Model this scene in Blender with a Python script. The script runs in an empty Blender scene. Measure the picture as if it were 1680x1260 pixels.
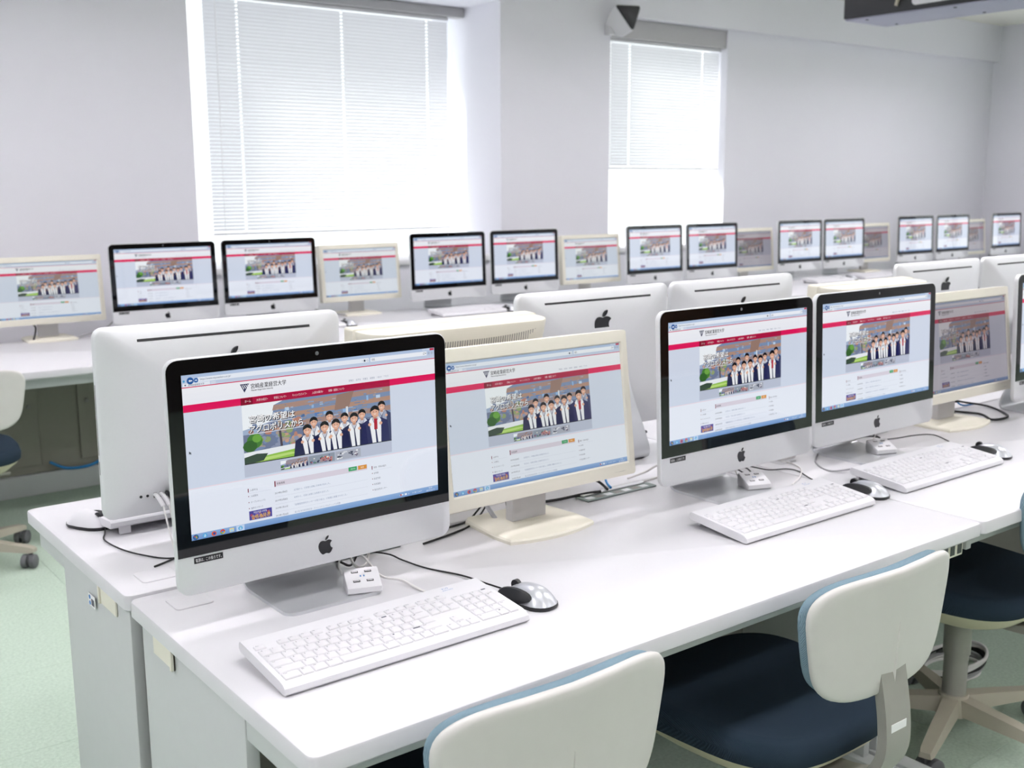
import bpy, bmesh, math, random
from mathutils import Vector, Matrix, Euler

random.seed(7)
SC = bpy.context.scene
COL = SC.collection
R = math.radians
TT = 0.70                      # table top height

# ------------------------------------------------------------------ camera
F_PX, YAW, PITCH, ROLL, CAM_H = 1788.34, R(52.472), R(10.310), R(-0.222), 1.4132
fw = Vector((math.cos(YAW) * math.cos(PITCH), math.sin(YAW) * math.cos(PITCH), -math.sin(PITCH)))
rt = fw.cross(Vector((0, 0, 1))).normalized()
up = rt.cross(fw)
r2 = rt * math.cos(ROLL) + up * math.sin(ROLL)
u2 = -rt * math.sin(ROLL) + up * math.cos(ROLL)
cd = bpy.data.cameras.new('camera')
cam = bpy.data.objects.new('camera', cd)
COL.objects.link(cam)
M = Matrix((r2, u2, -fw)).transposed().to_4x4()
M.translation = Vector((0, 0, CAM_H))
cam.matrix_world = M
cd.sensor_width = 36.0
cd.lens = F_PX * 36.0 / 1680.0
cd.clip_start, cd.clip_end = 0.05, 200
cd.dof.use_dof = True
cd.dof.focus_distance = 1.85
cd.dof.aperture_fstop = 7.0
SC.camera = cam

# ------------------------------------------------------------------ world, exposure
WORLD_STRENGTH = 2.2
LAMP_STRENGTH = 19.5
w = bpy.data.worlds.new('overcast_sky')
SC.world = w
w.use_nodes = True
bg = w.node_tree.nodes['Background']
bg.inputs['Color'].default_value = (0.96, 0.98, 1.0, 1)
bg.inputs['Strength'].default_value = WORLD_STRENGTH
sd_ = bpy.data.lights.new('hazy_sun', 'SUN')
sd_.energy = 9.0
sd_.angle = R(14)
sd_.color = (1.0, 0.98, 0.95)
sun = bpy.data.objects.new('hazy_sun', sd_)
COL.objects.link(sun)
SUN_AZ, SUN_EL = R(65), R(40)      # the sun stands outside the windows, to their left
sdir = Vector((math.sin(SUN_AZ) * math.cos(SUN_EL), -math.cos(SUN_AZ) * math.cos(SUN_EL), -math.sin(SUN_EL)))
sun.rotation_euler = sdir.to_track_quat('-Z', 'Y').to_euler()
sun.location = (-4, 12, 9)
SC.view_settings.view_transform = 'Standard'
SC.view_settings.look = 'None'
SC.view_settings.gamma = 1.0
SC.view_settings.use_curve_mapping = False
SC.view_settings.exposure = 0.0
SC.cycles.use_denoising = True
SC.cycles.max_bounces = 7
SC.cycles.diffuse_bounces = 4
SC.cycles.glossy_bounces = 3
SC.cycles.use_adaptive_sampling = True
SC.cycles.adaptive_threshold = 0.03
SC.cycles.transmission_bounces = 8
SC.cycles.transparent_max_bounces = 12
SC.cycles.caustics_reflective = False
SC.cycles.caustics_refractive = False
SC.cycles.sample_clamp_indirect = 6.0


# ------------------------------------------------------------------ materials
def s2l(c):
    return tuple(((v / 12.92) if v <= 0.04045 else ((v + 0.055) / 1.055) ** 2.4) for v in c)


def hexc(h):
    return s2l(tuple(int(h[i:i + 2], 16) / 255 for i in (0, 2, 4)))


def mat(name, col, rough=0.5, metal=0.0, var=0.04, scale=40, bump=0.0, bscale=300, coat=0.0, spec=0.5):
    m = bpy.data.materials.new(name)
    m.use_nodes = True
    nt = m.node_tree
    b = nt.nodes['Principled BSDF']
    b.inputs['Roughness'].default_value = rough
    b.inputs['Metallic'].default_value = metal
    b.inputs['Specular IOR Level'].default_value = spec
    if coat:
        b.inputs['Coat Weight'].default_value = coat
    tc = nt.nodes.new('ShaderNodeTexCoord')
    nz = nt.nodes.new('ShaderNodeTexNoise')
    nz.inputs['Scale'].default_value = scale
    nz.inputs['Detail'].default_value = 4
    nt.links.new(tc.outputs['Object'], nz.inputs['Vector'])
    mx = nt.nodes.new('ShaderNodeMix')
    mx.data_type = 'RGBA'
    mx.inputs[6].default_value = (*[v * (1 - var) for v in col], 1)
    mx.inputs[7].default_value = (*[min(1, v * (1 + var)) for v in col], 1)
    nt.links.new(nz.outputs['Fac'], mx.inputs[0])
    nt.links.new(mx.outputs[2], b.inputs['Base Color'])
    if bump:
        n2 = nt.nodes.new('ShaderNodeTexNoise')
        n2.inputs['Scale'].default_value = bscale
        n2.inputs['Detail'].default_value = 3
        nt.links.new(tc.outputs['Object'], n2.inputs['Vector'])
        bp = nt.nodes.new('ShaderNodeBump')
        bp.inputs['Strength'].default_value = bump
        bp.inputs['Distance'].default_value = 0.002
        nt.links.new(n2.outputs['Fac'], bp.inputs['Height'])
        nt.links.new(bp.outputs['Normal'], b.inputs['Normal'])
    return m


MT = {}
MT['wall'] = mat('painted_wall', hexc('edecf3'), 0.9, bump=0.15, bscale=180, var=0.015, scale=3)
MT['ceiling'] = mat('ceiling_board', hexc('eceae2'), 0.9, bump=0.2, bscale=120)
MT['carpet'] = mat('green_carpet', hexc('b4c5b5'), 1.0, var=0.25, scale=120, bump=0.8, bscale=500, spec=0.1)
MT['subfloor'] = mat('subfloor', hexc('6d7d6c'), 1.0)
MT['top'] = mat('white_laminate', hexc('d5d4d7'), 0.32, var=0.015, bump=0.03, bscale=600)
MT['edge'] = mat('grey_edge_band', hexc('d9d9de'), 0.45)
MT['steel'] = mat('grey_painted_steel', hexc('c3c6c5'), 0.5, var=0.02)
MT['steel_dark'] = mat('taupe_painted_steel', hexc('8b8883'), 0.55, var=0.03)
MT['cabinet'] = mat('taupe_cabinet', hexc('8a887c'), 0.6, var=0.03)
MT['alu'] = mat('brushed_aluminium', hexc('e3e4e6'), 0.40, metal=0.28, var=0.015, scale=200)
MT['alu_white'] = mat('bright_aluminium', hexc('e6e7ea'), 0.4, metal=0.35, var=0.01)
MT['black'] = mat('black_plastic', hexc('141518'), 0.35)
MT['black_rubber'] = mat('black_rubber', hexc('0e0e10'), 0.6)
MT['glass_black'] = mat('black_glass', hexc('07080a'), 0.03, var=0.0)
MT['logo'] = mat('gloss_black_logo', hexc('191a1e'), 0.12)
MT['cream'] = mat('cream_plastic', hexc('e3dfd0'), 0.5, var=0.02, bump=0.05, bscale=800)
MT['cream_grey'] = mat('warm_grey_plastic', hexc('cfced0'), 0.45, var=0.02)
MT['white'] = mat('white_plastic', hexc('dddcdf'), 0.4, var=0.01)
MT['key'] = mat('white_key_plastic', hexc('dbdadd'), 0.5, var=0.01)
MT['print_grey'] = mat('grey_print', hexc('5c5e68'), 0.6)
MT['print_blue'] = mat('blue_print', hexc('3d7fc0'), 0.6)
MT['print_white'] = mat('white_print', hexc('f0f0f0'), 0.6)
MT['silver'] = mat('silver_plastic', hexc('c4c6cb'), 0.3, metal=0.5, var=0.02)
MT['shell'] = mat('grey_chair_plastic', hexc('cfcdc8'), 0.45, var=0.02, bump=0.06, bscale=900)
MT['shell_beige'] = mat('beige_chair_plastic', hexc('c9c3a8'), 0.5, var=0.02)
MT['grey_metal'] = mat('grey_metal', hexc('9b9992'), 0.45, metal=0.2)
MT['base'] = mat('beige_grey_star_base', hexc('b0aa9a'), 0.45)
MT['caster'] = mat('dark_grey_caster', hexc('5f6063'), 0.5)
MT['blue_cable'] = mat('blue_cable', hexc('2f86c8'), 0.5)
MT['white_cable'] = mat('white_cable', hexc('e6e4e2'), 0.5)
MT['grey_cable'] = mat('grey_cable', hexc('a0a0a2'), 0.5)
MT['wood'] = mat('brown_wood_door', hexc('8a5a38'), 0.5, var=0.15, scale=8)
MT['panelling'] = mat('dark_wood_panelling', hexc('5a4a40'), 0.6, var=0.12, scale=6)
MT['head_box'] = mat('grey_head_box', hexc('b4b3b4'), 0.6)
MT['stand'] = mat('polished_aluminium', hexc('d2d4d7'), 0.28, metal=0.5, var=0.01)
MT['tray'] = mat('galvanised_tray', hexc('8f9a96'), 0.4, metal=0.6)
MT['sill'] = mat('white_sill', hexc('e6e6e8'), 0.5)
MT['window_frame'] = mat('white_window_frame', hexc('dcdde0'), 0.5)
MT['blue_grey_plate'] = mat('lilac_grey_plate', hexc('9d9db0'), 0.5)


def fabric(name, c1, c2, scale):
    m = mat(name, c1, 0.95, spec=0.15)
    nt = m.node_tree
    b = nt.nodes['Principled BSDF']
    tc = nt.nodes.new('ShaderNodeTexCoord')
    wv = nt.nodes.new('ShaderNodeTexWave')
    wv.inputs['Scale'].default_value = scale
    wv.inputs['Distortion'].default_value = 1.5
    nt.links.new(tc.outputs['Object'], wv.inputs['Vector'])
    mx = nt.nodes.new('ShaderNodeMix')
    mx.data_type = 'RGBA'
    mx.inputs[6].default_value = (*c1, 1)
    mx.inputs[7].default_value = (*c2, 1)
    nt.links.new(wv.outputs['Fac'], mx.inputs[0])
    nt.links.new(mx.outputs[2], b.inputs['Base Color'])
    bp = nt.nodes.new('ShaderNodeBump')
    bp.inputs['Strength'].default_value = 0.5
    bp.inputs['Distance'].default_value = 0.002
    nt.links.new(wv.outputs['Fac'], bp.inputs['Height'])
    nt.links.new(bp.outputs['Normal'], b.inputs['Normal'])
    return m


MT['fabric'] = fabric('blue_woven_fabric', hexc('66818f'), hexc('93aab5'), 380)
MT['seat_fabric'] = fabric('dark_blue_woven_fabric', hexc('26333f'), hexc('313f4c'), 300)


def screen_mat(name, strength, rough, tint=(1, 1, 1), base=0.0, coat=0.0):
    m = bpy.data.materials.new(name)
    m.use_nodes = True
    nt = m.node_tree
    b = nt.nodes['Principled BSDF']
    b.inputs['Base Color'].default_value = (base, base, base, 1)
    b.inputs['Roughness'].default_value = rough
    at = nt.nodes.new('ShaderNodeAttribute')
    at.attribute_name = 'Col'
    mx = nt.nodes.new('ShaderNodeMix')
    mx.data_type = 'RGBA'
    mx.blend_type = 'MULTIPLY'
    mx.inputs[0].default_value = 1
    mx.inputs[7].default_value = (*tint, 1)
    nt.links.new(at.outputs['Color'], mx.inputs[6])
    nt.links.new(mx.outputs[2], b.inputs['Emission Color'])
    b.inputs['Emission Strength'].default_value = strength
    m.cycles.emission_sampling = 'NONE'
    return m


MT['screen_gloss'] = screen_mat('glossy_lit_screen', 0.92, 0.04)
MT['screen_matte'] = screen_mat('matte_lit_screen', 0.80, 0.30, (0.98, 1.0, 0.97), base=0.03)
MT['screen_angle_dim'] = screen_mat('angle_dimmed_screen', 0.36, 0.25, (1.0, 0.90, 0.92), base=0.03)  # dimming and warm cast of the oblique view put into strength and tint


def emit(name, col, strength):
    m = bpy.data.materials.new(name)
    m.use_nodes = True
    nt = m.node_tree
    b = nt.nodes['Principled BSDF']
    b.inputs['Base Color'].default_value = (*col, 1)
    b.inputs['Emission Color'].default_value = (*col, 1)
    b.inputs['Emission Strength'].default_value = strength
    return m


MT['lamp'] = emit('fluorescent_diffuser', (0.99, 0.945, 1.0), LAMP_STRENGTH)
MT['led'] = emit('power_led', (0.7, 0.7, 1.0), 1.2)


def blind_mat():
    m = bpy.data.materials.new('translucent_white_slat')
    m.use_nodes = True
    nt = m.node_tree
    out = nt.nodes['Material Output']
    b = nt.nodes['Principled BSDF']
    b.inputs['Base Color'].default_value = (*hexc('e4e4e6'), 1)
    b.inputs['Roughness'].default_value = 0.5
    tr = nt.nodes.new('ShaderNodeBsdfTranslucent')
    tr.inputs['Color'].default_value = (0.9, 0.9, 0.92, 1)
    ms = nt.nodes.new('ShaderNodeMixShader')
    ms.inputs[0].default_value = 0.27
    nt.links.new(b.outputs[0], ms.inputs[1])
    nt.links.new(tr.outputs[0], ms.inputs[2])
    nt.links.new(ms.outputs[0], out.inputs['Surface'])
    return m


MT['slat'] = blind_mat()


def pane_mat():
    m = bpy.data.materials.new('window_glass')
    m.use_nodes = True
    nt = m.node_tree
    out = nt.nodes['Material Output']
    nt.nodes.remove(nt.nodes['Principled BSDF'])
    tp = nt.nodes.new('ShaderNodeBsdfTransparent')
    tp.inputs['Color'].default_value = (0.96, 0.98, 0.98, 1)
    gl = nt.nodes.new('ShaderNodeBsdfGlossy')
    gl.inputs['Roughness'].default_value = 0.02
    ms = nt.nodes.new('ShaderNodeMixShader')
    ms.inputs[0].default_value = 0.05
    nt.links.new(tp.outputs[0], ms.inputs[1])
    nt.links.new(gl.outputs[0], ms.inputs[2])
    nt.links.new(ms.outputs[0], out.inputs['Surface'])
    return m


MT['pane'] = pane_mat()


# ------------------------------------------------------------------ mesh helpers
class MB:
    def __init__(s):
        s.v, s.f = [], []

    def add(s, vs, fs):
        o = len(s.v)
        s.v += [tuple(p) for p in vs]
        s.f += [tuple(i + o for i in f) for f in fs]
        return s

    def box(s, x0, x1, y0, y1, z0, z1):
        vs = [(x, y, z) for z in (z0, z1) for y in (y0, y1) for x in (x0, x1)]
        return s.add(vs, [(0, 2, 3, 1), (4, 5, 7, 6), (0, 1, 5, 4), (2, 6, 7, 3), (0, 4, 6, 2), (1, 3, 7, 5)])

    def rbox(s, x0, x1, y0, y1, z0, z1, b=0.003, seg=2):
        bm = bmesh.new()
        bmesh.ops.create_cube(bm, size=1)
        for v in bm.verts:
            v.co = Vector(((x0 + x1) / 2 + v.co.x * (x1 - x0), (y0 + y1) / 2 + v.co.y * (y1 - y0), (z0 + z1) / 2 + v.co.z * (z1 - z0)))
        bmesh.ops.bevel(bm, geom=bm.edges[:], offset=b, segments=seg, affect='EDGES', profile=0.5)
        return s.bm(bm)

    def bm(s, bm):
        bm.verts.index_update()
        s.add([v.co[:] for v in bm.verts], [[v.index for v in f.verts] for f in bm.faces])
        bm.free()
        return s

    def loops(s, rings, cap0=True, cap1=True, closed=True):
        n = len(rings[0])
        o = len(s.v)
        for r in rings:
            s.v += [tuple(p) for p in r]
        for k in range(len(rings) - 1):
            for i in range(n if closed else n - 1):
                j = (i + 1) % n
                s.f.append((o + k * n + i, o + k * n + j, o + (k + 1) * n + j, o + (k + 1) * n + i))
        if cap0:
            s.f.append(tuple(o + i for i in reversed(range(n))))
        if cap1:
            q = o + (len(rings) - 1) * n
            s.f.append(tuple(q + i for i in range(n)))
        return s

    def tube(s, pts, r, n=8, radii=None):
        pts = [Vector(p) for p in pts]
        rings = []
        prev = None
        for i, p in enumerate(pts):
            t = (pts[min(i + 1, len(pts) - 1)] - pts[max(i - 1, 0)]).normalized()
            if prev is None:
                a = t.cross(Vector((0, 0, 1)))
                if a.length < 0.1:
                    a = t.cross(Vector((1, 0, 0)))
            else:
                a = prev - t * prev.dot(t)
            a.normalize()
            prev = a
            b = t.cross(a)
            rr = radii[i] if radii else r
            rings.append([p + a * (rr * math.cos(2 * math.pi * k / n)) + b * (rr * math.sin(2 * math.pi * k / n)) for k in range(n)])
        return s.loops(rings)

    def cyl(s, p0, p1, r, n=16, r1=None):
        return s.tube([p0, p1], r, n, radii=[r, r if r1 is None else r1])

    def prism(s, poly, d0, d1, axis='y'):
        def P(a, b, d):
            return (a, d, b) if axis == 'y' else ((d, a, b) if axis == 'x' else (a, b, d))
        return s.loops([[P(a, b, d0) for a, b in poly], [P(a, b, d1) for a, b in poly]])

    def xf(s, fn):
        s.v = [tuple(fn(*p)) for p in s.v]
        return s

    def mesh(s, name, smooth=None):
        me = bpy.data.meshes.new(name)
        me.from_pydata(s.v, [], s.f)
        bm = bmesh.new()
        bm.from_mesh(me)
        bmesh.ops.recalc_face_normals(bm, faces=bm.faces[:])
        bm.to_mesh(me)
        bm.free()
        if smooth:
            for p in me.polygons:
                p.use_smooth = True
            me.set_sharp_from_angle(angle=R(smooth))
        me.update()
        return me


def spline(pts, n=8):
    pts = [Vector(p) for p in pts]
    out = []
    for i in range(len(pts) - 1):
        p0, p1, p2, p3 = pts[max(i - 1, 0)], pts[i], pts[i + 1], pts[min(i + 2, len(pts) - 1)]
        for k in range(n):
            t = k / n
            out.append(0.5 * ((2 * p1) + (p2 - p0) * t + (2 * p0 - 5 * p1 + 4 * p2 - p3) * t * t + (3 * p1 - p0 - 3 * p2 + p3) * t ** 3))
    out.append(pts[-1])
    return out


def rrect(x0, x1, z0, z1, rtl=0.0, rtr=None, rbr=None, rbl=None, seg=6, sub=1):
    """rounded rectangle outline, counter-clockwise from bottom-left"""
    rtr = rtl if rtr is None else rtr
    rbr = rtl if rbr is None else rbr
    rbl = rtl if rbl is None else rbl
    out = []

    def corner(cx, cz, r, a0):
        if r <= 1e-6:
            return [(cx, cz)]
        return [(cx + r * math.cos(a0 + math.pi / 2 * k / seg), cz + r * math.sin(a0 + math.pi / 2 * k / seg)) for k in range(seg + 1)]
    cs = [corner(x0 + rbl, z0 + rbl, rbl, math.pi), corner(x1 - rbr, z0 + rbr, rbr, 1.5 * math.pi),
          corner(x1 - rtr, z1 - rtr, rtr, 0), corner(x0 + rtl, z1 - rtl, rtl, 0.5 * math.pi)]
    for i, c in enumerate(cs):
        out += c
        a, b = c[-1], cs[(i + 1) % 4][0]
        for k in range(1, sub):
            out.append((a[0] + (b[0] - a[0]) * k / sub, a[1] + (b[1] - a[1]) * k / sub))
    return out


MESH = {}


def cached(key, fn):
    if key not in MESH:
        MESH[key] = fn()
    return MESH[key]


def obj(name, me, m, parent=None, loc=(0, 0, 0), rot=(0, 0, 0)):
    if isinstance(me, MB):
        me = me.mesh(name)
    o = bpy.data.objects.new(name, me)
    COL.objects.link(o)
    if m is not None:
        if not me.materials:
            me.materials.append(MT[m])
        if me.materials[0] != MT[m]:
            o.material_slots[0].link = 'OBJECT'
            o.material_slots[0].material = MT[m]
    o.location = loc
    o.rotation_euler = rot
    if parent is not None:
        o.parent = parent
    return o


def tag(o, label, cat, group=None):
    o['label'] = label
    o['category'] = cat
    if group:
        o['group'] = group
    return o


def thing(name, label, cat, loc=(0, 0, 0), rotz=0.0, group=None, rotx=0.0):
    o = bpy.data.objects.new(name, None)
    o.empty_display_size = 0.05
    COL.objects.link(o)
    o.location = loc
    o.rotation_euler = (rotx, 0, rotz)
    return tag(o, label, cat, group)


def struct(name, mb, m, smooth=None, parent=None):
    o = obj(name, mb.mesh(name, smooth) if isinstance(mb, MB) else mb, m, parent)
    if parent is None:
        o['kind'] = 'structure'
    return o


_txt = {}


def text2d(body, bold=False):
    """outline of a line of lettering as flat triangles, normalised to its own bounds"""
    if body in _txt:
        return _txt[body]
    c = bpy.data.curves.new('lettering', 'FONT')
    c.body = body
    c.resolution_u = 2
    o = bpy.data.objects.new('lettering', c)
    COL.objects.link(o)
    dg = bpy.context.evaluated_depsgraph_get()
    me = bpy.data.meshes.new_from_object(o.evaluated_get(dg))
    vs = [(v.co.x, v.co.y) for v in me.vertices]
    fs = [tuple(p.vertices) for p in me.polygons]
    bpy.data.objects.remove(o)
    bpy.data.curves.remove(c)
    bpy.data.meshes.remove(me)
    if vs:
        x0, x1 = min(a for a, b in vs), max(a for a, b in vs)
        y0, y1 = min(b for a, b in vs), max(b for a, b in vs)
        vs = [((a - x0) / max(x1 - x0, 1e-6), (b - y0) / max(y1 - y0, 1e-6)) for a, b in vs]
        _txt[body] = (vs, fs, (x1 - x0) / max(y1 - y0, 1e-6))
    else:
        _txt[body] = ([], [], 1)
    return _txt[body]


def svg_path(d):
    """relative cubic path -> list of polygons"""
    import re
    polys, cur, pt = [], [], (0.0, 0.0)
    for cmd, args in re.findall(r'([McZz])([^McZz]*)', d):
        a = [float(x) for x in re.findall(r'-?(?:\d+\.\d+|\.\d+|\d+)', args)]
        if cmd == 'M':
            if cur:
                polys.append(cur)
            pt = (a[0], a[1])
            cur = [pt]
            a = a[2:]
        if cmd == 'c':
            for i in range(0, len(a) - 5, 6):
                p0 = pt
                p1, p2, p3 = [(p0[0] + a[i + 2 * k], p0[1] + a[i + 2 * k + 1]) for k in range(3)]
                for k in range(1, 5):
                    t = k / 4
                    cur.append(tuple((1 - t) ** 3 * p0[q] + 3 * (1 - t) ** 2 * t * p1[q] + 3 * (1 - t) * t * t * p2[q] + t ** 3 * p3[q] for q in (0, 1)))
                pt = p3
    polys.append(cur)
    return polys


LOGO = svg_path("M150.37 130.25c-2.45 5.66-5.35 10.87-8.71 15.66-4.58 6.53-8.33 11.05-11.22 13.56-4.48 4.12-9.28 6.23-14.42 6.35-3.69 0-8.14-1.05-13.32-3.18-5.197-2.12-9.973-3.17-14.34-3.17-4.58 0-9.492 1.05-14.746 3.17-5.262 2.13-9.501 3.24-12.742 3.35-4.929.21-9.842-1.96-14.746-6.52-3.13-2.73-7.045-7.41-11.735-14.04-5.032-7.08-9.169-15.29-12.41-24.65-3.471-10.11-5.211-19.9-5.211-29.378 0-10.857 2.346-20.221 7.045-28.068 3.693-6.303 8.606-11.275 14.755-14.925 6.149-3.65 12.793-5.51 19.948-5.629 3.915 0 9.049 1.211 15.429 3.591 6.362 2.388 10.447 3.599 12.238 3.599 1.339 0 5.877-1.416 13.57-4.239 7.275-2.618 13.415-3.702 18.445-3.275 13.63 1.1 23.87 6.473 30.68 16.153-12.19 7.386-18.22 17.731-18.1 31.002 .11 10.337 3.86 18.939 11.23 25.769 3.34 3.17 7.07 5.62 11.22 7.36-.9 2.61-1.85 5.11-2.86 7.51z"
                "M119.11 7.24c0 8.102-2.96 15.667-8.86 22.669-7.12 8.324-15.732 13.134-25.071 12.375-.119-.972-.188-1.995-.188-3.07 0-7.778 3.386-16.102 9.399-22.908 3.002-3.446 6.82-6.311 11.45-8.597 4.62-2.252 8.99-3.497 13.1-3.71 .12 1.083 .17 2.166 .17 3.241z")


# ------------------------------------------------------------------ the room
XL, XR, YF, YP = -2.6, 10.43, -4.6, 5.80      # left wall, right wall, front wall (behind camera), pillar face
ZB, ZC = 2.574, 2.908                          # beam underside, ceiling
YO = 6.60                                      # outer face of the window wall

fl = struct('floor', MB().box(XL, XR, YF, YO, -0.12, -0.008), 'subfloor')
tile = MB().rbox(0, 0.4994, 0, 0.4994, -0.008, 0.0, 0.0007, 1).mesh('carpet_tile')
for ix in range(-5, 21):
    for iy in range(-9, 12):
        x, y = ix * 0.5, 0.28 + iy * 0.5
        if x < XL or x + 0.5 > XR or y < YF or y + 0.5 > YP:
            continue
        inview = (-1.0 <= x <= 4.0 and 0.2 <= y <= 5.3)
        if inview:
            obj('carpet_tile', tile, 'carpet', fl, (x, y, 0))
rest = MB()
for (a, b, c, d) in ((XL, -1.0, YF, YP), (-1.0, 4.5, YF, 0.28), (4.5, XR, YF, YP), (-1.0, 4.5, 5.78, YP)):
    rest.box(a, b, c, d, -0.008, 0)
o = obj('carpet_field', rest, 'carpet', fl)

struct('ceiling', MB().box(XL, XR, YF, YP + 0.1, ZC, ZC + 0.1), 'ceiling')
# window wall: left part, pillar, wall under the windows, wall right of the second window, beam
X1L, X1R, X2R = 2.303, 4.371, 6.60
YW1, YW2, YRW = 6.31, 5.973, 5.865
wb = MB()
wb.box(XL, X1L, YP, YO, 0, ZB)
Y2O = 6.12                                     # outer face right of the pillar
wb.box(X1R, 5.326, YP, Y2O, 0, ZB)
wb.box(X1R, 4.45, Y2O, YO, 0, ZB)
wb.box(X1L, X1R, YP, YO, 0, 0.93)
wb.box(5.326, X2R, YRW, Y2O, 0, 0.93)
wb.box(X2R, XR, YRW, Y2O, 0, ZB)
wb.box(XL, 4.45, YP, YO, ZB, ZC)
wb.box(4.45, XR, YP, Y2O, ZB, ZC)
struct('wall_back', wb, 'wall')
struct('wall_left', MB().box(XL - 0.1, XL, YF, YO, 0, ZC), 'wall')
wf = MB()
wf.box(XL, 7.2, YF - 0.1, YF, 0, ZC)
wf.box(9.0, XR, YF - 0.1, YF, 0, ZC)
wf.box(7.2, 9.0, YF - 0.1, YF, 2.1, ZC)
struct('wall_front', wf, 'panelling')
# right wall with three window openings
RW = [(-1.2, 0.9), (1.75, 3.35), (3.95, 4.95)]
wr = MB()
ys = [YF] + [v for p in RW for v in p] + [YO]
for i in range(0, len(ys), 2):
    wr.box(XR, XR + 0.15, ys[i], ys[i + 1], 0, ZC)
for a, b in RW:
    wr.box(XR, XR + 0.15, a, b, 0, 0.80)
    wr.box(XR, XR + 0.15, a, b, 2.35, ZC)
struct('wall_right', wr, 'wall')
door = struct('door_1', MB().rbox(7.2, 9.0, YF - 0.08, YF - 0.03, 0, 2.1, 0.005), 'wood')
struct('door_seam', MB().box(8.095, 8.105, YF - 0.031, YF - 0.025, 0, 2.1), 'black', parent=door)
for x in (7.98, 8.22):
    struct('door_handle', MB().cyl((x, YF - 0.03, 0.95), (x, YF + 0.02, 0.95), 0.025), 'silver', 40, parent=door)


def window(n, x0, x1, z0, z1, y, bars, axis='y'):
    """white frame with panes; axis y: lies in an XZ plane at depth y, axis x: in a YZ plane at x=y"""
    f = MB()

    def B(a0, a1, b0, b1, c0, c1):
        if axis == 'y':
            f.rbox(a0, a1, b0, b1, c0, c1, 0.003, 1)
        else:
            f.rbox(b0, b1, a0, a1, c0, c1, 0.003, 1)
    t = 0.035
    B(x0, x1, y, y + 0.06, z0, z0 + t)
    B(x0, x1, y, y + 0.06, z1 - t, z1)
    xs = [x0, x1 - t] + [b - t / 2 for b in bars]
    for x in xs:
        B(x, x + t, y, y + 0.06, z0 + t, z1 - t)
    root = struct('window_%d' % n, f, 'window_frame')
    edges = [x0] + list(bars) + [x1]
    for a, b in zip(edges[:-1], edges[1:]):
        p = MB()
        if axis == 'y':
            p.box(a + 0.018, b - 0.018, y + 0.027, y + 0.033, z0 + t, z1 - t)
        else:
            p.box(y + 0.027, y + 0.033, a + 0.018, b - 0.018, z0 + t, z1 - t)
        struct('pane', p, 'pane', parent=root)
    return root


window(1, X1L - 0.05, X1R + 0.05, 0.93, ZB, YW1, [])
window(2, 5.27, X2R + 0.05, 0.93, ZB, YW2 + 0.02, [])
for i, (a, b) in enumerate(RW):
    window(3 + i, a, b, 0.80, 2.35, XR + 0.04, [(a + b) / 2], 'x')
struct('trim_1', MB().rbox(X1L - 0.02, X1R - 0.002, YP - 0.02, YW1, 0.93, 0.968, 0.006), 'sill', 40)
struct('trim_2', MB().rbox(5.328, X2R + 0.02, YRW - 0.02, YW2 + 0.02, 0.93, 0.968, 0.006), 'sill', 40)


# ------------------------------------------------------------------ blinds
def slat_mesh(length, holes, tilt):
    mb = MB()
    cuts = sorted({0.0, length} | {h - 0.008 for h in holes} | {h + 0.008 for h in holes})
    prof = [(-0.0125, 0.0), (-0.0055, 0.0016), (0.0055, 0.0016), (0.0125, 0.0)]
    ct, st = math.cos(tilt), math.sin(tilt)
    P = [(a * ct - b * st, a * st + b * ct) for a, b in prof]
    for a, b in zip(cuts[:-1], cuts[1:]):
        hole = any(abs((a + b) / 2 - h) < 0.004 for h in holes)
        for k in range(3):
            if hole and k == 1:
                continue
            mb.add([(a, *P[k]), (b, *P[k]), (b, *P[k + 1]), (a, *P[k + 1])], [(0, 1, 2, 3)])
    return mb.mesh('slat', 60)


def blind(label, x0, x1, ztop, zbot, y, cords, hb, tilt=R(-51), pitch=0.0215):
    root = thing('venetian_blind', label, 'blind', (x0, y, ztop))
    L = x1 - x0
    obj('head_box', MB().rbox(hb[0] - x0, hb[1] - x0, -0.055, 0.04, 0, hb[2] - ztop, 0.004), 'head_box', root)
    obj('head_rail', MB().rbox(0, L, -0.015, 0.015, -0.024, -0.002, 0.003), 'sill', root)
    me = slat_mesh(L, cords, tilt)
    n = int((ztop - 0.03 - zbot - 0.02) / pitch)
    for k in range(n):
        obj('slat', me, 'slat', root, (0, 0, -0.04 - k * pitch), (R(random.uniform(-1.5, 1.5)), 0, 0))
    zb = -0.04 - n * pitch
    obj('bottom_rail', MB().rbox(0, L, -0.013, 0.013, zb - 0.012, zb + 0.004, 0.004), 'sill', root)
    for c in cords:
        for dy in (-0.0135, 0.0135):
            obj('ladder_cord', MB().cyl((c, dy, -0.02), (c, dy, zb), 0.0011, 6), 'white_cable', root)
    return root


b1 = blind('wide white venetian blind lowered over the large window on the left', 2.57, 4.265, 2.512, 1.118, 6.245,
           [0.21, 0.90, 1.53], (2.31, 4.365, 2.57))
obj('pull_chain', MB().tube([(0.07, -0.02, -0.03), (0.07, -0.02, -1.62)], 0.002, 6), 'white_cable', b1)
blind('narrow white venetian blind half raised over the window right of the pillar', 5.35, 6.59, 2.44, 1.51, 5.935,
      [0.10, 0.29, 1.05], (5.335, 6.645, 2.572))


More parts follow.
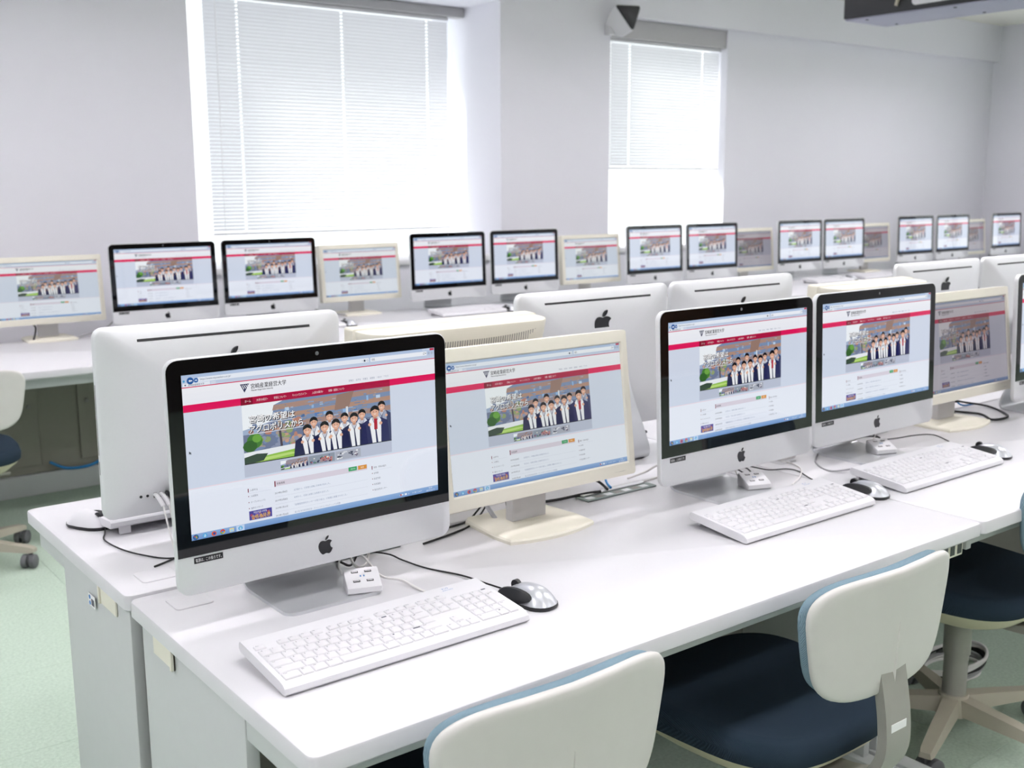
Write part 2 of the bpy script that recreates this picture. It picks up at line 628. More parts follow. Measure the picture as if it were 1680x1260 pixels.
# ------------------------------------------------------------------ ceiling lamps (recess-style troffers)
LX = [-1.2, 1.2, 3.6, 6.0, 8.4]
LY = [-2.8, -0.9, 0.9, 2.7, 4.45]  # unseen rows behind the camera are added for frontal light
lh = MB()
lh.box(-0.62, 0.62, -0.17, 0.17, -0.006, 0)
lh.box(-0.62, -0.61, -0.17, 0.17, -0.135, -0.006)
lh.box(0.61, 0.62, -0.17, 0.17, -0.135, -0.006)
lh.box(-0.61, 0.61, -0.17, -0.16, -0.135, -0.006)
lh.box(-0.61, 0.61, 0.16, 0.17, -0.135, -0.006)
lh = lh.mesh('housing')
ld = MB().box(-0.605, 0.605, -0.155, 0.155, -0.03, -0.012).mesh('diffuser')
rows = ['added row by the wooden doors', 'added row just behind the camera', 'row above the near tables', 'row above the aisle', 'row nearest the windows']
cols = ['by the left wall', 'left of centre', 'in the middle', 'right of centre', 'by the right wall']
for j, y in enumerate(LY):
    for i, x in enumerate(LX):
        t = thing('ceiling_light', 'fluorescent ceiling light %s, %s' % (cols[i], rows[j]), 'ceiling light', (x, y, ZC), 0, 'fluorescent ceiling lights')
        obj('housing', lh, 'white', t)
        obj('diffuser', ld, 'lamp', t)


# ------------------------------------------------------------------ the web page on the screens (flat picture, drawn in page units)
PW, PH = 0.476, 0.268


class Page:
    def __init__(s):
        s.v, s.f, s.c = [], [], []
        s.clip = None

    def poly(s, pts, col, layer=0):
        o = len(s.v)
        c = hexc(col) if isinstance(col, str) else col
        for u, v in pts:
            if s.clip:
                u = min(max(u, s.clip[0]), s.clip[1])
            s.v.append(((u - 0.5) * PW, -layer * 0.00008, (0.5 - v) * PH))
            s.c.append((*c, 1))
        s.f.append(tuple(range(o, o + len(pts))))

    def rect(s, u0, v0, u1, v1, col, layer=0):
        s.poly([(u0, v0), (u0, v1), (u1, v1), (u1, v0)], col, layer)

    def grad(s, u0, v0, u1, v1, c0, c1, layer=0, n=8):
        a, b = hexc(c0), hexc(c1)
        for k in range(n):
            t = (k + 0.5) / n
            s.rect(u0, v0 + (v1 - v0) * k / n, u1, v0 + (v1 - v0) * (k + 1) / n, tuple(a[i] * (1 - t) + b[i] * t for i in range(3)), layer)

    def disc(s, u, v, ru, rv, col, layer=0, n=12, a0=0, a1=2 * math.pi):
        s.poly([(u + ru * math.cos(a0 + (a1 - a0) * k / n), v + rv * math.sin(a0 + (a1 - a0) * k / n)) for k in range(n if a1 - a0 > 6.2 else n + 1)][::-1], col, layer)

    def text(s, body, u0, v0, u1, v1, col, layer=3):
        vs, fs, asp = text2d(body)
        o = len(s.v)
        c = hexc(col)
        for a, b in vs:
            s.v.append(((u0 + (u1 - u0) * a - 0.5) * PW, -layer * 0.00008, (0.5 - (v1 + (v0 - v1) * b)) * PH))
            s.c.append((*c, 1))
        s.f += [tuple(o + i for i in f) for f in fs]

    def mesh(s, name):
        me = bpy.data.meshes.new(name)
        me.from_pydata(s.v, [], s.f)
        at = me.color_attributes.new('Col', 'FLOAT_COLOR', 'POINT')
        for i, c in enumerate(s.c):
            at.data[i].color = c
        bm = bmesh.new()
        bm.from_mesh(me)
        for f in bm.faces:
            f.normal_update()
            if f.normal.y > 0:
                f.normal_flip()
        bm.to_mesh(me)
        bm.free()
        return me


def person(p, u, vh, h, vb, coat, collar, hair='17151c', layer=6):
    """one figure of the group picture: coat, white collar bands, face, hair"""
    w = h * 0.60
    sh = vh + h * 0.62
    p.poly([(u - w * 0.55, sh), (u - w * 1.25, sh + h * 0.35), (u - w * 1.45, vb), (u + w * 1.45, vb), (u + w * 1.25, sh + h * 0.35), (u + w * 0.55, sh)], coat, layer)
    p.poly([(u - w * 0.38, sh - h * 0.1), (u - w * 0.6, sh + h * 0.2), (u - w * 0.32, vb), (u + w * 0.05, vb), (u - w * 0.05, sh + h * 0.6)], collar, layer + 0.5)
    p.poly([(u + w * 0.38, sh - h * 0.1), (u + w * 0.6, sh + h * 0.2), (u + w * 0.55, vb), (u + w * 0.25, vb), (u + w * 0.05, sh + h * 0.6)], collar, layer + 0.5)
    p.poly([(u - w * 0.38, sh - h * 0.1), (u - w * 0.02, sh + h * 0.55), (u + w * 0.38, sh - h * 0.1)], 'c3c4d2', layer + 0.5)
    p.poly([(u - w * 0.2, sh - h * 0.25), (u - w * 0.16, sh + h * 0.12), (u + w * 0.16, sh + h * 0.12), (u + w * 0.2, sh - h * 0.25)], 'c08f78', layer + 0.7)
    p.disc(u, vh - h * 0.06, w * 0.47, h * 0.50, hair, layer + 1)
    p.disc(u, vh + h * 0.09, w * 0.40, h * 0.43, 'e0ae96', layer + 1.2)
    p.poly([(u - w * 0.40, vh - h * 0.02), (u - w * 0.30, vh - h * 0.36), (u + w * 0.32, vh - h * 0.36), (u + w * 0.40, vh - h * 0.02), (u, vh - h * 0.20)], hair, layer + 1.4)
    for e in (-1, 1):
        p.disc(u + e * w * 0.15, vh + h * 0.04, w * 0.06, h * 0.035, '30242a', layer + 1.5, 6)
    p.poly([(u - w * 0.16, vh + h * 0.22), (u, vh + h * 0.30), (u + w * 0.16, vh + h * 0.22)], 'f4ece8', layer + 1.5)
    for e in (-1, 1):
        p.disc(u + e * w * 0.55, sh + h * 0.55, w * 0.17, h * 0.16, 'dfae95', layer + 1.6, 8)


def group_picture(p, u0, v0, u1, v1, full=True, base=2):
    """the campus photograph: sky, brick and glass building, trees, lawn, a row of people in navy coats"""
    U = lambda a: u0 + (u1 - u0) * a
    V = lambda a: v0 + (v1 - v0) * a
    rng = random.Random(11)
    p.rect(u0, v0, u1, v1, '9fb0cc', base)
    p.poly([(U(0), V(0)), (U(0), V(0.42)), (U(0.16), V(0.34)), (U(0.30), V(0.10)), (U(0.32), V(0))], 'eef3f8', base + 0.3)
    p.poly([(U(0.20), V(0.06)), (U(0.16), V(0.75)), (U(1), V(0.75)), (U(1), V(0)), (U(0.26), V(0))], '7c8fb0', base + 0.5)
    for k, (a, b, c) in enumerate(((0.00, 0.09, 'a98a80'), (0.17, 0.25, 'b08d7c'), (0.34, 0.43, 'a4867e'), (0.52, 0.62, '8d8a98'))):
        p.poly([(U(0.20), V(a + 0.06)), (U(0.19), V(b + 0.06)), (U(1), V(b)), (U(1), V(a))], c, base + 0.7)
    for k in range(26 if full else 6):
        a, b = rng.uniform(0.22, 0.95), rng.choice((0.12, 0.29, 0.47)) + rng.uniform(-0.01, 0.03)
        p.rect(U(a), V(b), U(a + rng.uniform(0.01, 0.03)), V(b + 0.055), rng.choice(('5a7fb8', '8fb4dd', '4f6c9c', 'bcd0e6')), base + 0.9)
    for k in range(170 if full else 20):
        a, b = rng.uniform(0.20, 0.94), rng.uniform(0.02, 0.60)
        p.rect(U(a), V(b), U(a + rng.uniform(0.010, 0.045)), V(b + rng.uniform(0.010, 0.022)), rng.choice(('8ba0c2', '7d92b5', 'a8917f', '9f8a82', 'a9b7cc', '7285a6', '8c8896', 'b39a8c')), base + 0.91 + k * 0.0001)
    p.poly([(U(0.62), V(0.03)), (U(0.60), V(0.30)), (U(0.70), V(0.28)), (U(0.74), V(0.0))], '96796e', base + 0.95)
    p.rect(U(0.68), V(0.26), U(0.695), V(0.5), 'd9dde4', base + 1.0)
    p.rect(U(0), V(0.50), U(1), V(1), '6d7896', base + 1.0)
    for k in range(70 if full else 14):
        a, b = rng.uniform(0.05, 0.36), rng.uniform(0.35, 0.80)
        p.disc(U(a), V(b), (u1 - u0) * rng.uniform(0.012, 0.03), (v1 - v0) * rng.uniform(0.02, 0.06), rng.choice(('b7806f', '8a93ae', 'a9998f', '7387ad', '8fa06c', '6a7a9c', 'c49a86')), base + 1.1 + k * 0.002, 8)
    p.disc(U(0.07), V(0.62), (u1 - u0) * 0.05, (v1 - v0) * 0.13, '3f7a2e', base + 1.5)
    p.disc(U(0.04), V(0.70), (u1 - u0) * 0.045, (v1 - v0) * 0.10, '2d5f24', base + 1.52)
    p.disc(U(0.085), V(0.58), (u1 - u0) * 0.03, (v1 - v0) * 0.07, '6aa440', base + 1.54)
    p.poly([(U(0.225), V(0.5)), (U(0.235), V(0.85)), (U(0.25), V(0.85)), (U(0.24), V(0.5))], '4b4250', base + 1.55)
    p.poly([(U(0), V(0.80)), (U(0), V(0.92)), (U(0.40), V(0.86)), (U(0.40), V(0.76))], 'e7ebf0', base + 1.6)
    p.poly([(U(0), V(0.92)), (U(0), V(1)), (U(1), V(1)), (U(1), V(0.80)), (U(0.40), V(0.84))], '8fbf4a', base + 1.65)
    p.poly([(U(0.05), V(0.93)), (U(0.10), V(0.98)), (U(0.36), V(0.93)), (U(0.3), V(0.90))], 'b9d97a', base + 1.7)
    p.poly([(U(0), V(0.88)), (U(0), V(1)), (U(0.12), V(0.97)), (U(0.15), V(0.86)), (U(0.08), V(0.84))], '33483a', base + 1.72)
    p.rect(U(0), V(0.985), U(1), V(1), '20242c', base + 1.9)
    p.clip = (u0, u1)
    px = lambda u: U((u - 0.204) / 0.592)
    pv = lambda v: V((v - 0.224) / 0.370)
    sc = (v1 - v0) / 0.370
    for (u, v, c, k) in ((0.474, 0.387, '4a5575', 'e9e9ee'), (0.538, 0.364, '8f96ad', 'f0f0f2'), (0.599, 0.389, '9aa3b8', 'eeeef2'), (0.672, 0.383, '2d3564', 'd6dbe8'), (0.757, 0.347, '3a4066', '9fa6bd')):
        person(p, px(u), pv(v), 0.058 * sc, V(0.985), c, k, layer=base + 2.0)
    for (u, v) in ((0.447, 0.432), (0.516, 0.429), (0.562, 0.424), (0.638, 0.401), (0.727, 0.379)):
        person(p, px(u), pv(v), 0.064 * sc * (1.12 if u > 0.7 else 1), V(0.985), '1d1f4a' if u < 0.7 else '25265a', 'eef0f4', layer=base + 4.2)
    p.rect(px(0.722), pv(0.428), px(0.736), pv(0.50), 'b01f36', base + 6.5)
    p.clip = None


def build_page(chrome_left=True):
    p = Page()
    p.rect(0, 0, 1, 1, 'e3e9f4', 0)
    p.grad(0, 0, 1, 0.071, 'aec3e2', 'c7d2e6', 1)
    p.rect(0.056, 0.020, 0.71, 0.048, 'e8eef8', 2)
    p.rect(0.717, 0.020, 0.965, 0.048, 'eef2fa', 2)
    p.rect(0.004, 0.050, 0.098, 0.071, 'e6ecf6', 2)
    p.rect(0.101, 0.052, 0.118, 0.071, 'd3dcec', 2)
    p.disc(0.030, 0.036, 0.012, 0.021, '2b5c9e', 3, 16)
    p.poly([(0.024, 0.036), (0.030, 0.044), (0.030, 0.039), (0.037, 0.039), (0.037, 0.033), (0.030, 0.033), (0.030, 0.028)], 'f2f6ff', 4)
    p.disc(0.050, 0.036, 0.008, 0.014, '2f66ab', 3, 14)
    p.poly([(0.054, 0.036), (0.050, 0.030), (0.050, 0.034), (0.046, 0.034), (0.046, 0.038), (0.050, 0.038), (0.050, 0.042)], 'f2f6ff', 4)
    p.disc(0.008, 0.036, 0.004, 0.007, '4f9ed0', 3, 10)
    p.text('https://www.miyasankei-u.ac.jp/', 0.064, 0.026, 0.172, 0.042, '4a5870')
    p.text('宮崎産業経営大学', 0.022, 0.055, 0.078, 0.068, '3f4a60')
    p.poly([(0.009, 0.056), (0.012, 0.067), (0.016, 0.056)], '2c3358', 3)
    p.text('▾ ■ ↻', 0.682, 0.026, 0.708, 0.042, '3a4558')
    p.text('検索…', 0.722, 0.026, 0.742, 0.043, '5c6678')
    p.text('⌕▾', 0.948, 0.026, 0.963, 0.043, '5c6678')
    p.rect(0.945, 0.002, 0.960, 0.014, 'c8d4e8', 2)
    p.rect(0.962, 0.002, 0.977, 0.014, 'c8d4e8', 2)
    p.rect(0.979, 0.002, 0.998, 0.016, 'c0304c', 2)
    p.disc(0.974, 0.034, 0.005, 0.009, 'a9b6cc', 2, 8)
    p.disc(0.988, 0.034, 0.005, 0.009, 'a9b6cc', 2, 8)
    p.rect(0, 0.071, 1, 0.0765, 'd4365e', 2)
    p.grad(0, 0.0765, 1, 0.178, 'f1f2f8', 'eceef6', 1, 3)
    # university emblem and name
    p.poly([(0.203, 0.093), (0.218, 0.146), (0.2365, 0.093)], '2a2f55', 3)
    for k in range(4):
        a = 0.2085 + k * 0.0065
        p.poly([(a, 0.098), (a + 0.0075, 0.128 - k * 0.004), (a + 0.009, 0.121 - k * 0.004), (a + 0.0025, 0.098)], 'e9ebf3', 4)
    for q in (0, 1):
        p.text('宮崎産業経営大学', 0.242 + 0.0006 * q, 0.096, 0.374 + 0.0006 * q, 0.128, '1c1c24', 3 + 0.1 * q)
    p.text('Miyazaki Sangyo-keiei University', 0.243, 0.133, 0.324, 0.144, '1c1c24')
    p.text('Miyazaki Sangyo-keiei University', 0.2434, 0.133, 0.3244, 0.144, '1c1c24', 3.1)
    for k, s in enumerate(('受験生', '在学生', '卒業生', '保護者', '一般の方', 'アクセス')):
        p.text(s, 0.623 + k * 0.0295, 0.148, 0.644 + k * 0.0295, 0.161, '8b93a8')
    p.rect(0, 0.178, 1, 0.222, 'e0175c', 1)
    p.rect(0.202, 0.180, 0.796, 0.224, 'ac1843', 2)
    p.rect(0.202, 0.180, 0.246, 0.224, '86102f', 3)
    for s, a, b in (('ホーム', 0.217, 0.239), ('大学の紹介▾', 0.260, 0.302), ('学部について▾', 0.325, 0.372), ('キャンパスライフ▾', 0.396, 0.452), ('入試の案内▾', 0.473, 0.517), ('就職・進路について▾', 0.539, 0.604)):
        p.text(s, a, 0.193, b, 0.209, 'f6e4ea', 4)
    # body background bands
    p.grad(0, 0.222, 1, 0.682, 'd2daea', 'cfd8ea', 0.5, 4)
    p.rect(0, 0.682, 1, 0.688, 'e9d8e4', 0.8)
    p.rect(0, 0.688, 1, 0.966, 'e6ebf7', 0.5)
    p.rect(0.202, 0.594, 0.796, 0.672, 'b9c0d4', 1)
    group_picture(p, 0.204, 0.224, 0.796, 0.594)
    for body, a, b, c, d in (('宮崎の希望は', 0.229, 0.292, 0.400, 0.338), ('アグロポリスから', 0.227, 0.352, 0.431, 0.400)):
        for du, dv in ((0.0022, 0.004), (-0.0014, 0.0005), (0.0030, 0.0065), (0.0040, 0.0050)):
            p.text(body, a + du, b + dv, c + du, d + dv, '262836', 10)
        for q, (du, dv) in enumerate(((0, 0), (0.0009, 0), (0, 0.0014), (0.0009, 0.0014))):
            p.text(body, a + du, b + dv, c + du, d + dv, 'f8f8fa', 11 + 0.1 * q)
        p.rect(a, d + 0.006, c, d + 0.0095, 'e9ebf0', 11)
    for k, (a, b) in enumerate(((0.338, 0.445), (0.447, 0.553), (0.556, 0.661))):
        if k == 0:
            group_picture(p, a, 0.607, b, 0.664, False)
        else:
            rng = random.Random(k)
            p.rect(a, 0.607, b, 0.664, '8d97a6' if k == 1 else 'a9adbc', 2)
            for q in range(28):
                x, y = rng.uniform(a + 0.004, b - 0.016), rng.uniform(0.612, 0.652)
                p.rect(x, y, x + rng.uniform(0.004, 0.012), y + rng.uniform(0.006, 0.011), rng.choice(('c0504a', 'e7e2dc', '4c7a58', '5b6a96', '2f3450') if k == 1 else ('d9dbe2', '4b5270', 'eceef2', '7d6f84', '30344c')), 2.2 + q * 0.01)
            if k == 1:
                p.text('合格発表', a + 0.045, 0.630, b - 0.008, 0.655, 'd4684a', 4)
    # news list
    p.rect(0.310, 0.727, 0.686, 0.762, 'd8d0de', 1)
    p.rect(0.310, 0.727, 0.3145, 0.764, '7c1738', 2)
    p.text('新着情報', 0.319, 0.738, 0.350, 0.753, '3a3440')
    p.rect(0.607, 0.726, 0.642, 0.753, '2f9e62', 2)
    p.text('一覧を見る', 0.613, 0.734, 0.636, 0.745, 'dff4e8')
    p.rect(0.647, 0.726, 0.684, 0.753, 'd9923a', 2)
    p.text('RSS', 0.659, 0.734, 0.672, 0.745, 'fbf0dc')
    for k, (d, s, e) in enumerate((('2019年2月8日', '法学部から、行政書士試験に合格者が出ました。', 0.529), ('2019年2月8日', '本学から、宅建士試験に合格者が出ました。', 0.524),
                                   ('2019年1月31日', '「産業経営研究センターの取り組み」が新聞に掲載されました。', 0.597), ('2019年1月26日', '第21回 学生総合研究会・キャンパスコンサルティングの実施', 0.567))):
        v = 0.799 + 0.0483 * k
        p.text(d, 0.310, v, 0.357, v + 0.013, '3a3a46')
        p.text(s, 0.383, v, e, v + 0.013, '8b97b4')
        p.rect(0.310, v + 0.030, 0.686, v + 0.032, 'd3d7e6', 1)
    p.rect(0.2095, 0.745, 0.213, 0.769, '7c1738', 2)
    p.text('入学する', 0.218, 0.750, 0.246, 0.764, '4a4450')
    p.rect(0.2095, 0.775, 0.296, 0.777, 'd3d7e6', 1)
    for k, (s, e) in enumerate((('入試案内', 0.246), ('オープンキャンパス', 0.273), ('進学ガイダンス', 0.263))):
        v = 0.788 + 0.0385 * k
        p.rect(0.210, v + 0.003, 0.213, v + 0.009, '7c1738', 2)
        p.text(s, 0.219, v, e, v + 0.013, '6a6e80')
    p.rect(0.210, 0.889, 0.2955, 0.947, '50489a', 1.5)
    rng = random.Random(5)
    for q in range(30):
        x, y = rng.uniform(0.211, 0.285), rng.uniform(0.892, 0.936)
        p.rect(x, y, x + rng.uniform(0.004, 0.010), y + rng.uniform(0.005, 0.010), rng.choice(('7b64b8', 'a84a6a', '3a3f88', 'c98a5a', '5560a8')), 1.6 + q * 0.01)
    p.text('平成31年度入学試験', 0.226, 0.894, 0.276, 0.908, 'e8e6f4', 4)
    p.text('合格者発表', 0.217, 0.914, 0.289, 0.943, 'f2c04a', 4)
    p.rect(0.705, 0.745, 0.7085, 0.769, '7c1738', 2)
    p.text('学部・学科の紹介', 0.713, 0.750, 0.768, 0.764, '4a4450')
    p.rect(0.705, 0.775, 0.794, 0.777, 'd3d7e6', 1)
    for k, (s, e) in enumerate((('法学部', 0.733), ('経営学部', 0.741), ('学部通信', 0.741), ('地方創生センター', 0.768))):
        v = 0.789 + 0.0378 * k
        p.rect(0.706, v + 0.003, 0.709, v + 0.009, '7c1738', 2)
        p.text(s, 0.713, v, e, v + 0.013, '5c6072')
    # task bar
    p.grad(0, 0.962, 1, 1, '8fb0dc', '6f95cc', 2, 5)
    p.rect(0.160, 0.964, 0.190, 0.999, 'c4d8f2', 2.5)
    p.disc(0.0145, 0.982, 0.010, 0.016, '2b4f86', 3, 14)
    for k, c in enumerate(('e05a3a', '8cc63f', '3aa0e0', 'f4c430')):
        p.disc(0.0145 + (0.0028 if k % 2 else -0.0028), 0.982 + (0.0045 if k > 1 else -0.0045), 0.0024, 0.004, c, 4, 8)
    for u in (0.047, 0.175):
        p.disc(u, 0.982, 0.008, 0.013, '4aa8dc', 3, 14)
        p.disc(u, 0.983, 0.0045, 0.0075, 'dff0fa', 4, 12)
        p.rect(u - 0.005, 0.980, u + 0.006, 0.984, '4aa8dc', 5)
    p.disc(0.079, 0.982, 0.009, 0.0145, 'e0602a', 3, 14)
    p.disc(0.080, 0.982, 0.005, 0.0085, '3a4fa0', 4, 12)
    p.disc(0.110, 0.981, 0.009, 0.0145, 'd8402e', 3, 14, math.pi, 2 * math.pi)
    p.disc(0.110, 0.981, 0.009, 0.0145, '3f9f4a', 3, 10, math.pi / 2, math.pi)
    p.disc(0.110, 0.981, 0.009, 0.0145, 'f2c832', 3, 10, 0, math.pi / 2)
    p.poly([(0.110, 0.9955), (0.101, 0.981), (0.119, 0.981)], 'b8ab3c', 3)
    p.disc(0.110, 0.981, 0.004, 0.0065, '4a7fd0', 4, 12)
    p.rect(0.135, 0.971, 0.151, 0.993, 'f0dc94', 3)
    p.rect(0.137, 0.978, 0.149, 0.991, 'a9d4ec', 4)
    p.text('▴ ⚑ ■ ♪', 0.822, 0.976, 0.866, 0.989, 'e8eef8', 4)
    p.rect(0.826, 0.976, 0.833, 0.988, 'b8403c', 4)
    p.text('A 般 CAPS', 0.880, 0.977, 0.925, 0.988, 'dfe8f4', 4)
    p.text('9:39', 0.957, 0.967, 0.972, 0.978, 'eef4fc', 4)
    p.text('2019/02/13', 0.945, 0.984, 0.984, 0.994, 'eef4fc', 4)
    p.poly([(0.010, 0.455), (0.010, 0.475), (0.0135, 0.470), (0.0165, 0.477), (0.018, 0.474), (0.0155, 0.468), (0.019, 0.467)], '303648', 4)
    return p.mesh('web_page')


PAGE = build_page()


# ------------------------------------------------------------------ all-in-one aluminium computers
def head_xf(tilt, z0):
    ct, st = math.cos(tilt), math.sin(tilt)
    return lambda x, y, z: (x, y * ct + z * st, z0 + z * ct - y * st)


def logo_mb(size, y0, y1, cx, cz, flip=1):
    mb = MB()
    for poly in LOGO:
        mb.prism([(cx + flip * (a - 85) / 170 * size, cz - (b - 88) / 170 * size) for a, b in poly], y0, y1)
    return mb


IM_W, IM_H, CHIN, IM_Z0 = 0.528, 0.385, 0.065, 0.064


def back_depth(x, z):
    """depth of the curved back at a head-local point"""
    a = abs(x) / (IM_W / 2)
    b = abs(z - IM_H / 2) / (IM_H / 2)
    s = max(a, b)
    return 0.013 + 0.034 * (1 - s ** 3.2)


def imac_meshes(tilt):
    key = ('imac', round(tilt, 3))
    if key in MESH:
        return MESH[key]
    X = head_xf(tilt, IM_Z0)
    D = {}
    hw = IM_W / 2
    out = rrect(-hw, hw, 0, IM_H, 0.021, seg=7, sub=10)
    cz = IM_H / 2

    def ring(s, y, inset=0.0):
        return [((x * s) * (1 - inset / hw), y, cz + (z - cz) * s * (1 - inset / cz)) for x, z in out]
    rings = [ring(1, 0, 0.0012), ring(1, 0.0012), ring(1, 0.010), ring(1, 0.0125, 0.0008)]
    for s in (0.985, 0.96, 0.92, 0.86, 0.78, 0.68, 0.55, 0.40, 0.25, 0.08):
        rings.append(ring(s, 0.013 + 0.034 * (1 - s ** 3.2)))
    D['housing'] = MB().loops(rings).xf(X).mesh('housing', 40)
    g = rrect(-hw + 0.002, hw - 0.002, CHIN, IM_H - 0.002, 0.019, 0.019, 0.0, 0.0)
    D['glass'] = MB().prism(g, -0.0012, -0.0001).xf(X).mesh('front_glass')
    cam_ = MB()
    cam_.prism([(0.0035 * math.cos(k * math.pi / 6), IM_H - 0.0135 + 0.0035 * math.sin(k * math.pi / 6)) for k in range(12)], -0.0014, -0.0011)
    D['webcam'] = cam_.xf(X).mesh('webcam')
    D['logo'] = logo_mb(0.034, -0.0006, 0.0002, 0.0, CHIN / 2 + 0.001).xf(X).mesh('front_logo')
    dz = back_depth(0, IM_H * 0.765)
    D['rear_logo'] = logo_mb(0.074, dz - 0.004, dz + 0.0008, 0.0, IM_H * 0.765, -1).xf(X).mesh('rear_logo')
    sl = MB()
    n = 24
    zz0, zz1 = IM_H - 0.030, IM_H - 0.025
    P = []
    for z in (zz0, zz1):
        P.append([(-0.185 + 0.37 * k / n, back_depth(-0.185 + 0.37 * k / n, z) + 0.0006, z) for k in range(n + 1)])
        P.append([(-0.185 + 0.37 * k / n, back_depth(-0.185 + 0.37 * k / n, z) - 0.003, z) for k in range(n + 1)])
    for A, B in ((P[0], P[2]),):
        sl.add(A + B, [(k, k + 1, n + 1 + k + 1, n + 1 + k) for k in range(n)])
    sl.add(P[0] + P[1], [(k, k + 1, n + 1 + k + 1, n + 1 + k) for k in range(n)])
    sl.add(P[2] + P[3], [(k, k + 1, n + 1 + k + 1, n + 1 + k) for k in range(n)])
    D['slot'] = sl.xf(X).mesh('vent_slot')
    sd = MB()
    sd.rbox(hw - 0.0005, hw + 0.0004, 0.0055, 0.0075, 0.135, 0.275, 0.0002, 1)
    sd.rbox(hw - 0.0005, hw + 0.0004, 0.0055, 0.0075, 0.095, 0.122, 0.0002, 1)
    D['side_slot'] = sd.xf(X).mesh('side_slot')
    pt = MB()
    for k in range(2):
        x = 0.196 - 0.013 * k
        y = back_depth(x, 0.045)
        pt.cyl((x, y - 0.004, 0.045), (x, y + 0.0008, 0.045), 0.0028, 12)
    for k in range(4):
        x = 0.168 - 0.012 * k
        y = back_depth(x, 0.045)
        pt.box(x - 0.0025, x + 0.0025, y - 0.004, y + 0.0012, 0.039, 0.052)
    D['ports'] = pt.xf(X).mesh('ports')
    pw = MB()
    pw.rbox(0.19, 0.215, 0.0045, 0.0085, IM_H - 0.0006, IM_H + 0.0004, 0.0001, 1)
    # sticker
    st = MB().box(-0.236, -0.187, -0.0004, 0.0002, 0.0515, 0.0615)
    D['label'] = st.xf(X).mesh('power_label')
    vs, fs, asp = text2d('電源は、この後ろです。')
    lt = MB()
    lt.add([(-0.2335 + 0.044 * a, -0.0006, 0.0535 + 0.006 * b) for a, b in vs], fs)
    D['lettering'] = lt.xf(X).mesh('lettering')
    # stand: foot plate that bends up into a neck behind the display
    prof = [(-0.040, 0.003), (0.02, 0.003), (0.09, 0.003), (0.118, 0.0042), (0.130, 0.010), (0.133, 0.022), (0.128, 0.045), (0.112, 0.085), (0.092, 0.130), (0.075, 0.170), (0.062, 0.200)]
    prof = [tuple(q[1:]) for q in [tuple(v) for v in spline([(0, a, b) for a, b in prof], 4)]]
    foot = MB()
    L, Rr = [], []
    rings = []
    for i, (y, z) in enumerate(prof):
        a = prof[max(i - 1, 0)]
        b = prof[min(i + 1, len(prof) - 1)]
        t = Vector((b[0] - a[0], b[1] - a[1])).normalized()
        nrm = Vector((-t.y, t.x)) * 0.003
        d = (y + 0.040) if i < 14 else 1
        r = 0.022
        hwid = 0.096 if d >= r else 0.096 - (r - math.sqrt(max(0, r * r - (r - d) ** 2)))
        if z > 0.02:
            hwid = 0.096 - min(0.012, (z - 0.02) * 0.08)
        rings.append([(-hwid, y + nrm.x, z + nrm.y), (-hwid, y - nrm.x, z - nrm.y), (hwid, y - nrm.x, z - nrm.y), (hwid, y + nrm.x, z + nrm.y)])
    # denser start for the rounded front corners
    front = []
    for k in range(8):
        d = 0.022 * (k / 8)
        h2 = 0.096 - (0.022 - math.sqrt(max(0, 0.022 ** 2 - (0.022 - d) ** 2)))
        y = -0.040 + d
        front.append([(-h2, y, 0.006), (-h2, y, 0.0), (h2, y, 0.0), (h2, y, 0.006)])
    keep = [r for r, q in zip(rings, prof) if q[0] > -0.018 or q[1] > 0.02]
    foot.loops(front + keep)
    foot.rbox(-0.05, 0.05, 0.028, 0.072, 0.17, 0.235, 0.006)
    D['stand'] = foot.mesh('stand', 35)
    MESH[key] = D
    return D


def imac(label, x, y, rotz=0.0, tilt=0.04, rear=False, sticker=True, group='silver all-in-one computers'):
    D = imac_meshes(tilt)
    t = thing('all_in_one_computer', label, 'computer', (x, y, TT), rotz, group)
    h = obj('housing', D['housing'], 'alu', t)
    obj('front_logo', D['logo'], 'logo', h)
    g = obj('front_glass', D['glass'], 'glass_black', t)
    s = obj('screen_image', PAGE, 'screen_gloss', g)
    s.location = Vector(head_xf(tilt, IM_Z0)(0, -0.0013, CHIN + 0.160))
    s.rotation_euler = (-tilt, 0, 0)
    obj('webcam', D['webcam'], 'caster', g)
    if sticker:
        lb = obj('power_label', D['label'], 'black', t)
        lb['label'] = 'small black power notice label'
        obj('lettering', D['lettering'], 'print_white', lb)
    obj('stand', D['stand'], 'stand', t)
    obj('side_slot', D['side_slot'], 'black', h)
    if rear:
        obj('rear_logo', D['rear_logo'], 'logo', h)
        obj('vent_slot', D['slot'], 'black', h)
        obj('port_row', D['ports'], 'black', h)
    return t


# ------------------------------------------------------------------ cream flat monitors
CM_W, CM_H = 0.504, 0.316


